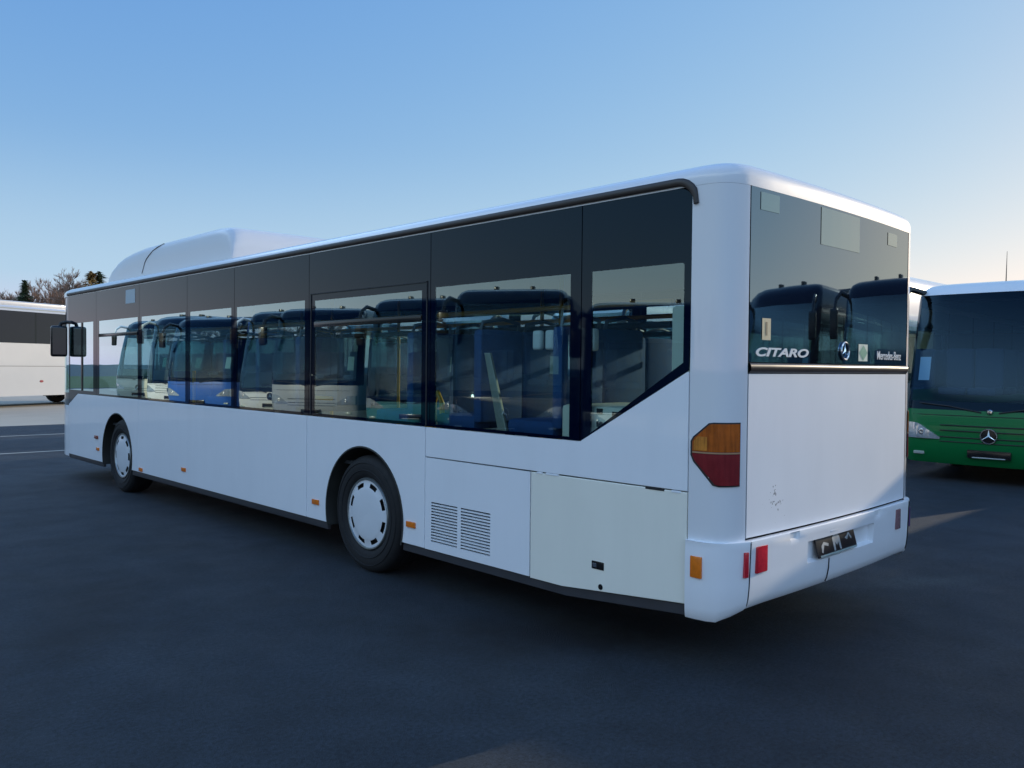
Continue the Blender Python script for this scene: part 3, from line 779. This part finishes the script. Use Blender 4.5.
# --- roof pod
bm = bmesh.new()
prof = [(6.50, 2.79), (6.50, 3.00), (6.515, 3.09), (6.555, 3.17), (6.63, 3.225), (6.75, 3.255), (6.95, 3.268), (8.2, 3.268), (9.2, 3.265), (9.55, 3.245), (9.9, 3.205), (10.15, 3.15), (10.34, 3.07), (10.46, 2.97), (10.51, 2.88), (10.53, 2.79)]
sec = [(-1.0, 2.80), (-.999, 0), (-.997, .5), (-.988, .78), (-.96, .91), (-.91, .972), (-.82, .995), (-.5, 1.0), (0, 1.005), (.5, 1.0), (.82, .995), (.91, .972), (.96, .91), (.988, .78), (.997, .5), (.999, 0)]
P = []
for (y, z) in prof:
    P.append([(q[0], y, (2.80+(z-2.80)*q[1]) if i else 2.79) for i, q in enumerate(sec)])
grid(bm, P)
pod = part('roof_pod', bm, mat('pod_paint', (.66, .66, .66), .4, coat=.25, noise=(2, .03)), None, 60)
bm = bmesh.new(); tube(bm, [(-1.0, 9.15, 2.90), (-.998, 9.10, 2.97), (-.998, 9.06, 3.03), (-.997, 9.0, 3.08), (-.994, 8.92, 3.12), (-.988, 8.80, 3.17), (-.974, 8.68, 3.205), (-.950, 8.52, 3.238)], .0065, 6); part('pod_seam', bm, mat('seam_brown', (.13, .12, .12), .7), pod)

# --- interior
bm = bmesh.new(); box(bm, (-1.2, 1.2, .86), (1.2, 11.1, .89)); part('cabin_floor', bm, DARK_IN)
bm = bmesh.new(); box(bm, (-1.2, .15, 2.42), (1.2, 11.3, 2.46)); part('cabin_ceiling', bm, GREY_IN)
bm = bmesh.new(); box(bm, (-1.235, .24, .9), (-.62, 1.30, 1.47), .03); tw = part('engine_tower', bm, CREAM, None, 40)
for (y, z) in ((.98, 1.36), (.84, 1.35), (.98, 1.44), (.86, 1.425)):
    bm = bmesh.new(); box(bm, (-1.242, y-.022, z-.016), (-1.233, y+.022, z+.016), .003); part('tower_hole', bm, BLACK, tw)
bm = bmesh.new(); box(bm, (-1.16, .30, 1.5), (-.98, .52, 2.06), .02); part('cream_column', bm, CREAM, None, 40)
bm = bmesh.new(); box(bm, (-.4, .2, .9), (1.19, .7, 1.5), .03); part('rear_bench', bm, BLUE_SEAT, None, 40)
seat_bm = bmesh.new()
box(seat_bm, (-.21, 0, .40), (.21, .44, .50), .035)
bk = box(seat_bm, (-.21, -.07, .45), (.21, .02, 1.12), .03)
seat_proto = build('passenger_seat', seat_bm, BLUE_SEAT, bus, 50)
gb = bmesh.new(); tube(gb, [(-.19, -.03, 1.08), (-.18, -.05, 1.17), (0, -.06, 1.20), (.18, -.05, 1.17), (.19, -.03, 1.08)], .014, 8)
build('grab_bar', gb, mat('grab_bar_grey', (.10, .11, .12), .5), seat_proto, 60)
seats = [(x, y) for y in (1.42, 2.2, 3.0, 4.75, 5.55, 6.3, 7.6, 8.3) for x in (-.97, -.53)]+[(x, y) for y in (1.42, 2.2, 3.0, 5.6, 6.3, 7.0) for x in (.97, .53)]
for i, (x, y) in enumerate(seats):
    o = seat_proto if i == 0 else copy_tree(seat_proto, bus)
    o.location = (x, y-6, .85)
for (x, y) in ((-.33, 2.15), (-.33, 3.85), (-.33, 5.5), (.33, 3.0), (.33, 5.2), (-.33, 7.3), (.33, 7.3), (-1.0, 2.95)):
    bm = bmesh.new(); tube(bm, [(x, y, .88), (x, y, 2.43)], .018, 10); part('yellow_pole', bm, YELLOW, None, 60)
for x in (-.62, .62):
    bm = bmesh.new(); tube(bm, [(x, .9, 1.99), (x, 9.8, 1.99)], .022, 8); part('ceiling_rail', bm, BLACK, None, 60)
for (x, y, h) in ((-1.02, 1.72, .15), (-1.02, 1.60, .15), (-1.02, 1.23, .16), (-.62, 3.6, .14), (-.62, 4.9, .14), (-.62, 6.2, .14)):
    bm = bmesh.new(); box(bm, (x-.025, y-.04, 1.97-h), (x+.025, y+.04, 1.955), .022, seg=3); part('hand_strap', bm, STRAP, None, 50)
bm = bmesh.new(); prism(bm, [(-1.18, 1.95, 1.25), (-1.18, 1.86, 1.25), (-1.18, 2.04, 1.80), (-1.18, 2.10, 1.80)], (.02, 0, 0), .004); part('grab_handle', bm, mat('handle_grey', (.45, .46, .40), .35, metal=.6), None)
for pts in ([(-1.08, 2.80, 1.1), (-1.08, 2.79, 1.42), (-1.08, 2.74, 1.50), (-1.08, 2.69, 1.42), (-1.08, 2.68, 1.1)], [(-1.08, 4.28, 1.40), (-1.08, 4.62, 1.40)], [(-1.05, 7.35, 1.1), (-1.05, 7.35, 1.62)]):
    bm = bmesh.new(); tube(bm, pts, .02, 8); part('yellow_rail', bm, YELLOW, None, 60)
for x in (-.62, .62):
    bm = bmesh.new(); tube(bm, [(x, .9, 2.14), (x, 9.8, 2.14)], .02, 8); part('yellow_ceiling_rail', bm, YELLOW, None, 60)
bm = bmesh.new(); box(bm, (.3, 8.9, .9), (1.15, 9.6, 1.55), .04); part('wheel_box', bm, GREY_IN, None, 40)

# ================================================================== COACHES
seat2 = bmesh.new(); box(seat2, (-.08, -.22, .35), (.45, .22, .48), .05); box(seat2, (.40, -.22, .42), (.52, .22, 1.15), .05, seg=3)
SEAT2 = build('seat', seat2, mat('coach_seat_fabric', (.05, .07, .13), .85, noise=(20, .4)), None, 50)
ctyre = bmesh.new(); lathe(ctyre, [(.28, .03), (.30, 0), (.36, -.015), (.44, 0), (.48, .04), (.49, .08), (.49, .24), (.46, .28), (.28, .28)], (0, 0, 0), 'Y', 40)
CT = build('wheel', ctyre, TYRE, None, 40)
chub = bmesh.new(); lathe(chub, [(.001, .02), (.09, .0), (.10, .05), (.2, .06), (.25, .03), (.285, .02)], (0, 0, 0), 'Y', 32); CH = build('rim', chub, RIMM, CT, 40)
PROTO = [SEAT2, CT, CH]
LENS = mat('headlamp_lens', (.55, .58, .6), .08, coat=1, metal=.55, noise=(26, .5))
FOG = mat('fog_lamp_lens', (.35, .4, .36), .2, coat=.6)
STEEL = mat('grey_roof_unit', (.45, .44, .42), .6, noise=(5, .1))

def coach(label, loc, rz, low, upp, H=3.3, L=12, belt=1.45, wtop=2.75, ws=(1.25, 2.92), z0=.28, group=None, black_brow=False, card=PAPER, arms=None, seam=None, rows_=3, green=False, swoop=False, roof_unit=True, name='coach', emblem=True, ac=(4.5, 8.5), lamps=True, arch=False, rake=(.42, 1.9), wglass=None, slats=4):
    root = empty(name, loc, rz); tag(root, label, 'coach', group)
    W = 1.27
    pl = [(.58, 1.27), (.40, 1.262), (.27, 1.235), (.17, 1.18), (.10, 1.08), (.055, .85), (.03, .6), (.01, .3), (0, 0)]
    bays = [.58, .80, 1.05]; x = 1.05; nb = 0
    while x+1.62 < L-.5: bays += [x+1.52, x+1.60]; x += 1.60; nb += 1
    side = [(b, W) for b in bays[1:]]+[(L-.25, W), (L-.06, W-.06), (L, W-.25), (L, .4)]
    half = side[::-1]+pl                       # rear -> side -> front centre, +y
    loop = half+[(a, -b_) for a, b_ in half[::-1][1:]]
    n = len(loop)
    prof = {z0: (.10, 0), z0+.10: (.02, 0), .62: (0, 0), .95: (.01, 0), ws[0]: (.05, 0)}
    zz = sorted(set([z0, z0+.10, .62, min(.95, ws[0]-.16), ws[0]-.13, ws[0], belt, (belt+wtop)/2, wtop, ws[1]]))
    def fx(z):
        if z < .62: return .12*((.62-z)/(.62-z0))**2 if z > z0-.01 else .12
        t = max(0, (z-.8)/(ws[1]-.8)); return rake[0]*t**rake[1]
    rowsl = [(z, fx(z), 0) for z in zz]
    f1 = fx(ws[1]); dz = H-ws[1]
    for (a, b_, c) in ((.45, .10, .03), (.72, .24, .09), (.88, .42, .18), (.96, .65, .32), (1.0, 1.05, .55), (1.012, 1.5, .9)):
        rowsl.append((ws[1]+dz*a, f1+b_, c))
    def pt(x, y, z, f, ins):
        w = max(0, 1-x/1.6); wr = max(0, (x-(L-1))/1)
        return Vector((x+f*w*w*(3-2*w) if x > 0 else x+f, y*(1-ins/W), z)) if wr == 0 else Vector((x-min(ins, .5)*wr, y*(1-ins/W), z))
    G_ = [[pt(x, y, z, f, i_) for x, y in loop] for z, f, i_ in rowsl]
    body = bmesh.new(); wsb = bmesh.new(); wins = {}
    cache = {}
    def vert(bmx, key, co):
        d = cache.setdefault(id(bmx), {})
        if key not in d: d[key] = bmx.verts.new(co)
        return d[key]
    mats_ = [low, upp, FRIT, STEEL]
    for j in range(len(rowsl)-1):
        zm = (rowsl[j][0]+rowsl[j+1][0])/2
        for k in range(n):
            k2 = (k+1) % n
            if k == n-1: pass
            a, b_ = loop[k], loop[k2]; xm, ym = (a[0]+b_[0])/2, (a[1]+b_[1])/2
            keys = [(j, k), (j, k2), (j+1, k2), (j+1, k)]; co = [G_[q[0]][q[1]] for q in keys]
            isfront = xm < .6; isside = abs(abs(ym)-W) < .001 and .57 < xm < L-.3
            target = body; mi = 0 if zm < (belt if isside else ws[0]) else 1
            if isfront and ws[0] < zm < ws[1]:
                if abs(ym) < 1.14: target = wsb
                else: mi = 2
            elif isfront and ws[0]-.14 < zm < ws[0] : mi = 2
            elif isfront and zm > ws[1] and black_brow and j < len(zz)+2: mi = 2
            elif isside and belt < zm < wtop:
                mi = 2
                if xm > 1.0 and abs(a[0]-b_[0]) > .5:
                    kk = (round(xm, 2), ym > 0); target = wins.setdefault(kk, bmesh.new())
                elif .58 < xm < 1.05: kk = (0.8, ym > 0); target = wins.setdefault(kk, bmesh.new())
            vs_ = [vert(target, q, c) for q, c in zip(keys, co)]
            f = target.faces.new(vs_); f.material_index = mi if target is body else 0
    body.faces.new([vert(body, (len(rowsl)-1, k), G_[-1][k]) for k in range(n)]).material_index = 1
    body.faces.new([vert(body, (0, k), G_[0][k]) for k in range(n)][::-1]).material_index = 2
    bo = build('body', body, mats_, root, 38)
    build('windscreen', wsb, GLASS_G if green else GLASS_W, root, 60)
    for kk, b_ in wins.items(): build('side_window', b_, wglass or GLASS, root, 60)
    def bowx(y):
        y = abs(y); q = sorted([(b_, a) for a, b_ in pl])
        for (y0, x0), (y1, x1) in zip(q, q[1:]):
            if y0 <= y <= y1: return x0+(x1-x0)*(y-y0)/(y1-y0) if y1 > y0 else x0
        return q[-1][1]
    def front(y, z): return bowx(y)+fx(z)
    # headlights: faceted lens patch on the surface
    for s in (-1, 1):
        zc = .76; bm = bmesh.new(); NL = 9
        ys = [.68+(1.245-.68)*k/NL for k in range(NL+1)]
        def top_(y): return zc-.085+.225*min(1, max(0, (y-.66)/.36))
        def lx(y, z): return front(min(y, 1.25), z)-.022*math.sin(math.pi*min(1, (y-.66)/.6))-.006
        F = [[Vector((lx(y, z), s*y, z)) for y in ys for z in [zc-.10+(top_(y)-zc+.10)*q]] for q in (0, .5, 1)]
        Vg = grid(bm, F); Bg = [[bm.verts.new(p+Vector((.06, 0, 0))) for p in row] for row in F]
        for j in (0, 2):
            for k in range(NL): bm.faces.new((Vg[j][k], Vg[j][k+1], Bg[j][k+1], Bg[j][k]))
        hl = build('headlight', bm, LENS, root, 20)
        bm = bmesh.new(); y = .95*s
        lathe(bm, [(.001, -.005), (.03, -.015), (.045, -.01), (.05, .02)], (front(.95, zc)-.02, y, zc), 'X', 20); build('bulb_reflector', bm, CHROME, hl, 40)
        bm = bmesh.new(); xx = front(1.0, .43); box(bm, (xx-.015, s*1.0-.08, .405), (xx+.05, s*1.0+.08, .455), .012); build('fog_lamp', bm, FOG, root, 40)
        # mirrors on curved arms
        am = arms or BLACKG
        bm = bmesh.new(); x1 = front(1.15, ws[1])+.05
        P_ = [(x1, s*1.17, ws[1]+.05), (x1-.28, s*1.30, ws[1]+.10), (x1-.48, s*1.36, ws[1]-.02), (x1-.56, s*1.38, ws[1]-.22)]
        tube(bm, P_, [.05, .05, .045, .04], 8); ma = build('mirror', bm, am, root, 60)
        bm = bmesh.new(); box(bm, (x1-.64, s*1.38-.11, ws[1]-.70), (x1-.50, s*1.38+.11, ws[1]-.18), .05, seg=3); build('mirror_housing', bm, BLACKG, ma, 50)
        bm = bmesh.new(); y0 = s*.62; z_ = ws[0]-.09
        tube(bm, [(front(.15, z_)-.02, s*.12, z_-.06), (front(.5, z_+.02)-.03, s*.55, z_+.02), (front(.95, z_+.05)-.03, s*1.0, z_+.06)], .012, 6); build('wiper', bm, BLACK, root, 60)
        if lamps:
            bm = bmesh.new(); zt = H-.02; box(bm, (f1+.65, s*.42-.05, zt-.05), (f1+.85, s*.42+.05, zt+.07), .02); build('roof_lamp', bm, BLACKG if not green else STEEL, root, 40)
    # grille slats, plate, emblem
    for z in (.63, .70, .80, .88)[:slats]:
        bm = bmesh.new(); yy = [-.68+1.36*k/8 for k in range(9)]
        tube(bm, [(front(y, z)-.001, y, z) for y in yy], .009, 6); build('grille_slat', bm, BLACK, root, 60)
    bm = bmesh.new(); yy = [-1.1+2.2*k/12 for k in range(13)]
    tube(bm, [(front(y, min(1.03, ws[0]-.16))-.001, y, min(1.03, ws[0]-.16)) for y in yy], .006, 6); build('hood_seam', bm, BLACK, root, 60)
    bm = bmesh.new(); xx = front(.26, .45); box(bm, (xx-.03, -.29, .405), (xx+.02, .29, .525), .006); pl_ = build('number_plate', bm, BLACKG, root, 40)
    bm = bmesh.new(); box(bm, (xx-.036, -.22, .408), (xx-.030, .22, .424), .002); build('plate_strip', bm, mat('plate_strip_pale', (.4, .45, .44), .4), pl_)
    if emblem:
        bm = bmesh.new(); xx = front(0, .74); lathe(bm, [(.001, -.012), (.11, -.008), (.118, .02)], (xx, 0, .74), 'X', 32); eb = build('emblem', bm, BLACKG, root, 40)
        bm = bmesh.new(); star_badge(bm, (xx-.016, 0, .74), .108, (-1, 0, 0), (0, 0, 1), .010); build('star', bm, CHROME, eb, 30)
    # card behind the windscreen
    bm = bmesh.new(); xx = front(1.0, 1.75)+.05
    v = [(xx-.02, .93, 1.56), (xx-.02+.03, 1.10, 1.56), (xx+.08+.03, 1.10, 1.93), (xx+.08, .93, 1.93)]
    bm.faces.new([bm.verts.new(q) for q in v]); cd = build('window_card', bm, card, root)
    # cabin
    bm = bmesh.new(); box(bm, (1.5, -1.22, 1.0), (L-.3, 1.22, 1.05)); build('cabin_floor', bm, DARK_IN, root)
    bm = bmesh.new(); box(bm, (.45, -1.12, .9), (.95, 1.12, ws[0]-.03), .08, seg=3); build('dashboard', bm, DARK_IN, root, 50)
    bm = bmesh.new(); box(bm, (1.2, -1.2, wtop+.08), (L-.3, 1.2, wtop+.12)); build('cabin_ceiling', bm, DARK_IN if green else GREY_IN, root)
    bm = bmesh.new(); box(bm, (L-.35, -1.2, 1.0), (L-.31, 1.2, wtop)); build('cabin_back', bm, DARK_IN, root)
    for i in range(rows_):
        for y in (-.95, -.5, .5, .95):
            if i == 0 and y == -.95 and not green: continue
            o = SEAT2.copy(); COL.objects.link(o); o.parent = root; o.location = (1.7+i*1.0, y, .95)
    for xx in (2.75, L-3.4):
        for s in (-1, 1):
            w = CT.copy(); COL.objects.link(w); w.parent = root; w.location = (xx, s*1.262, .49); w.rotation_euler = (0, 0, 0 if s < 0 else math.pi)
            h = CH.copy(); COL.objects.link(h); h.parent = w
            bm = bmesh.new(); a = arc(xx, .49, .56, -22, 202, 20)
            bm.faces.new([bm.verts.new((p, s*1.2715, q)) for p, q in a]); build('wheel_well', bm, DARK, root)
    if roof_unit:
        bm = bmesh.new(); box(bm, (ac[0], -.85, H-.06), (ac[1], .85, H+.17), .07, seg=3); build('roof_unit', bm, STEEL if green else upp, root, 50)
    return root

def cpaint(name, c, rough=.3): return mat(name, c, rough, coat=.6, noise=(1.5, .04))
CW = cpaint('coach_white', (.76, .76, .75)); CGRN = mat('coach_green', (.003, .15, .04), .35, coat=.25, spec=.3, noise=(1.5, .04)); CBLU = cpaint('coach_blue', (.03, .12, .42))
CBLK = cpaint('coach_anthracite', (.035, .035, .036)); CSIL = cpaint('coach_silver', (.40, .41, .42)); CBEI = cpaint('coach_cream', (.62, .58, .45)); CRED = cpaint('coach_red', (.35, .02, .02)); CTEAL = cpaint('coach_teal', (.04, .22, .26))

gr = coach('green coach facing out of its bay behind the white bus, blue card in its windscreen', (8.5, 1.70, 0), R(3.5), CGRN, CW, H=3.16, belt=1.4, wtop=2.75, ws=(1.24, 2.93), card=PAPER_B, green=True, roof_unit=False, lamps=False, rake=(.62, 1.35))
bm = bmesh.new(); tube(bm, [(.75, -.02, 3.1), (.78, -.02, 3.56)], [.008, .003], 6); build('antenna', bm, BLACK, gr, 60)
bm = bmesh.new(); lathe(bm, [(.001, -.02), (.03, -.018), (.045, 0), (.045, .03)], (.03, 0, 1.10), 'X', 20); build('hood_badge', bm, CHROME, gr, 40)
# the row it stands in
grp = 'coaches parked in the sunward row'
right = [('white coach in the bay left of the green coach, its roof edge in the sun', (9.4, 5.7), CW, CW, 3.75, {'roof_unit': False}),
         ('blue and white coach two bays left of the green coach', (8.7, 10.2), CBLU, CW, 3.3, {}),
         ('silver coach three bays left of the green coach', (8.9, 14.6), CSIL, CSIL, 3.35, {}),
         ('cream coach at the far end of the sunward row', (8.6, 19.0), CBEI, CW, 3.3, {}),
         ('anthracite coach in the bay right of the green coach', (8.35, -2.75), CBLK, CBLK, 3.27, {}),
         ('dark red coach two bays right of the green coach', (8.5, -6.3), CRED, CBLK, 3.35, {}),
         ('dark teal coach three bays right of the green coach', (8.7, -10.6), CTEAL, CBLK, 3.3, {})]
for lb, (x, y), lo, u_, H, kw in right:
    coach(lb, (x, y, 0), R(random.uniform(-1, 1)), lo, u_, H=H, group=grp, black_brow=lo in (CBLK, CTEAL, CRED), rows_=2, **kw)
grp = 'coaches parked opposite and mirrored in the bus windows'
XL = -10.3
left = [('low white coach opposite the rear corner of the city bus', 6.4, CW, CW, 2.95, {}),
        ('anthracite coach opposite the rear wheel, nearer of the two dark ones', 10.3, CBLK, CBLK, 3.45, {}),
        ('dark teal coach opposite the hopper window, farther of the two dark ones', 14.0, CTEAL, CBLK, 3.45, {}),
        ('silver coach between a dark teal and a white one opposite the city bus', 17.4, CSIL, CBLK, 3.3, {}),
        ('white coach with a dark brow, opposite the middle of the city bus', 20.8, CW, CBLK, 3.4, {'arms': CW}),
        ('blue coach between two white ones opposite the city bus', 24.4, CBLU, CBLU, 3.3, {}),
        ('white coach with cream mirror arms opposite the front of the city bus', 28.0, CW, CBLK, 3.5, {'arms': CBEI}),
        ('cream coach farthest along the opposite row', 32.2, CBEI, CBLK, 3.5, {'arms': CW})]
for i, (lb, y, lo, u_, H, kw) in enumerate(left):
    coach(lb, (-9.2+random.uniform(-.5, .5), y, 0), R(180-33+random.uniform(-5, 5)), lo, u_, H=H, group=grp, black_brow=True, rows_=2, ws=((1.05, 1.2, .95, 1.3, 1.0, 1.25, 1.1, 1.2)[i], H-.38), slats=(4, 2, 0, 3, 2, 0, 4, 2)[i], emblem=i not in (2, 3, 5), rake=((.42, 1.9), (.6, 1.4), (.5, 2.2))[i % 3], wtop=min(2.75, H-.45), **kw)
# the white coach far behind on the left
u = Vector((.892, .452, 0)); nn = Vector((.452, -.892, 0)); P0 = Vector((3.60, 33.4, 0))
loc = P0+u*6-nn*1.27
CW2 = cpaint('coach_off_white', (.50, .52, .54))
far = coach('tall white coach standing broadside in the sun beyond the front of the city bus', loc, math.atan2(-.452, -.892), CW2, CW2, H=3.86, L=13, belt=2.42, wtop=3.62, ws=(1.3, 3.4), z0=.42, ac=(3.4, 8.4), rows_=2, lamps=False, wglass=mat('privacy_glass', (.012, .016, .030), .05, spec=.3, tint_r=(.6, .85, 1)))
bm = bmesh.new(); box(bm, (2, 1.270, 1.545), (12.5, 1.2735, 1.56)); build('panel_seam', bm, SKIRT, far)
bm = bmesh.new(); lathe(bm, [(.001, .015), (.08, .012), (.09, 0)], (0, 0, 0), 'Y', 20)
bm.transform(Matrix.Translation((5.55, 1.27, .97)) @ Matrix.Diagonal((1, 1, .55, 1))); build('side_reflector', bm, mat('dull_red_lens', (.25, .03, .05), .3), far, 40)
for p in PROTO: bpy.data.objects.remove(p)

# ================================================================== TREES
BARK = mat('bare_bark', (.10, .075, .055), .9, noise=(6, .3)); TWIG = mat('bare_twigs', (.27, .17, .125), .9)
NEEDLE = mat('conifer_needles', (.05, .075, .03), .85, noise=(2, .5)); LARCH = mat('autumn_needles', (.26, .16, .045), .85, noise=(2, .4))
def bare_tree(seed, h):
    rnd = random.Random(seed)
    tb = bmesh.new(); cb = bmesh.new()
    tube(tb, [(0, 0, -.2), (rnd.uniform(-.1, .1), 0, h*.25), (rnd.uniform(-.2, .2), rnd.uniform(-.2, .2), h*.55), (rnd.uniform(-.3, .3), 0, h*.92)], [h*.018, h*.014, h*.009, h*.003], 6)
    def branch(p, d, L, r, lev):
        pts = [p]; q = p.copy(); dd = d.copy()
        for i in range(3):
            dd = (dd+Vector((rnd.uniform(-.22, .22), rnd.uniform(-.22, .22), rnd.uniform(-.05, .2)))).normalized()
            q = q+dd*L/3; pts.append(q.copy())
        tube(cb, pts, [max(r, .012), max(r*.8, .012), max(r*.55, .011), .009], 3, caps=False)
        if lev >= 3: return
        for i in range(7 if lev < 2 else 8):
            t = rnd.uniform(.2, 1); k = min(2, int(t*3)); s_ = pts[k].lerp(pts[k+1], t*3-k)
            nd = (dd+Vector((rnd.uniform(-1, 1), rnd.uniform(-1, 1), rnd.uniform(-.2, .9)))*.8).normalized()
            branch(s_, nd, L*rnd.uniform(.4, .6), r*.5, lev+1)
    for i in range(38):
        z = h*(.25+.70*rnd.random()**.7); a = rnd.uniform(0, 6.28)
        L = h*rnd.uniform(.13, .20)*(1.3-.75*z/h)
        branch(Vector((0, 0, z)), Vector((math.cos(a), math.sin(a), rnd.uniform(.4, 1.1))).normalized(), L+.25, h*.0045, 1)
    return tb, cb
def conifer(seed, h, m, pw=.6, wd=.24):
    rnd = random.Random(seed); tb = bmesh.new(); cb = bmesh.new()
    tube(tb, [(0, 0, -.2), (0, 0, h*.5), (0, 0, h)], [h*.02, h*.012, h*.002], 6)
    for i in range(2600):
        z = h*(.12+.88*rnd.random()**1.2); rr = (1-z/h)**pw*h*wd*(.8+.35*math.sin(z*5+rnd.random()))+.05
        a = rnd.uniform(0, 6.28); q = rr*math.sqrt(rnd.random()); 
        c = Vector((math.cos(a)*q, math.sin(a)*q, z-q*.25)); s_ = rnd.uniform(.10, .26)
        d1 = Vector((math.cos(a), math.sin(a), -.3))*s_*1.4; d2 = Vector((-math.sin(a), math.cos(a), rnd.uniform(-.5, .5)))*s_*.5
        cb.faces.new([cb.verts.new(c-d1-d2), cb.verts.new(c+d1*.9), cb.verts.new(c-d1+d2)])
    return tb, cb
def at(px, depth):
    d = fw*depth+r2*((px-512)/831*depth); return Vector((-5.105+d.x, -2.288+d.y, 0))
protos = []
for sd in (1, 2, 3):
    tb, cb = bare_tree(sd, 10); protos.append((tb, cb))
tree_meshes = []
for i, (tb, cb) in enumerate(protos):
    a = build('trunk', tb, BARK); b_ = build('crown', cb, TWIG, None, None, False); tree_meshes.append((a.data, b_.data))
    bpy.data.objects.remove(a); bpy.data.objects.remove(b_)
def place_tree(name, pos, md, s, rz, label, group):
    t = empty(name, pos, rz); t.scale = (s, s, s); tag(t, label, 'tree', group)
    for nm, me in (('trunk', md[0]), ('crown', md[1])):
        o = bpy.data.objects.new(nm, me); COL.objects.link(o); o.parent = t
tg = 'bare trees behind the white coach'
for i, (px, dp, s, lb) in enumerate([(-8, 78, .80, 'bare brown tree at the picture edge, lowest beyond the coach roof'), (7, 82, .78, 'low bare tree just right of the picture edge'), (33, 80, .88, 'bare tree beside the dark conifer above the coach roof'),
                                     (50, 79, .90, 'broad bare tree with dense twigs behind the coach roof'), (62, 84, .90, 'bare tree partly behind the broad one'), (69, 77, .97, 'tallest bare tree, beside the city bus roof'), (80, 83, .85, 'faint bare tree above the front of the city bus roof'),
                                     (14, 96, .86, 'small bare tree far back, just right of the low one'), (41, 95, .93, 'bare tree far back between the dark conifer and the broad one'), (57, 98, .98, 'bare tree far back behind the broad one'), (75, 96, 1.0, 'bare tree far back over the bus roof corner'), (-2, 97, .84, 'small bare tree far back at the picture edge'),
                                     (20, 92, .9, 'thin bare tree far behind the dark conifer'), (108, 85, .9, 'bare tree hidden behind the roof pod')]):
    place_tree('bare_tree', at(px, dp), tree_meshes[i % 3], s, i*1.3, lb, tg)
for (px, dp, h, m, lb) in ((25, 78, 9.3, NEEDLE, 'slim dark conifer among the bare trees'), (91, 78, 10.2, LARCH, 'yellowing larch above the city bus roof'), (99, 79, 10.35, NEEDLE, 'green conifer beside the yellowing larch')):
    tb, cb = conifer(int(px), h, m, *((.45, .27) if px > 80 else (.65, .26)))
    t = empty('conifer_tree', at(px, dp)); tag(t, lb, 'tree')
    build('trunk', tb, BARK, t); build('crown', cb, m, t, None, False)
rnd = random.Random(5)
for i in range(44):
    y = -30+i*3.1+rnd.uniform(-1.5, 1.5)
    place_tree('bare_tree', Vector((-52+rnd.uniform(-6, 6), y, 0)), tree_meshes[i % 3], rnd.uniform(.52, .68), rnd.uniform(0, 6), 'bare tree in the line beyond the opposite row, seen mirrored in the windows', 'bare trees beyond the opposite row')

rnd = random.Random(11)
for i in range(22):
    place_tree('bare_tree', at(125+i*36+rnd.uniform(-12, 12), rnd.uniform(78, 105)), tree_meshes[i % 3], rnd.uniform(.75, 1.0), rnd.uniform(0, 6), 'bare tree in the far line behind the city bus, glimpsed through its windows', 'bare trees far behind the city bus')
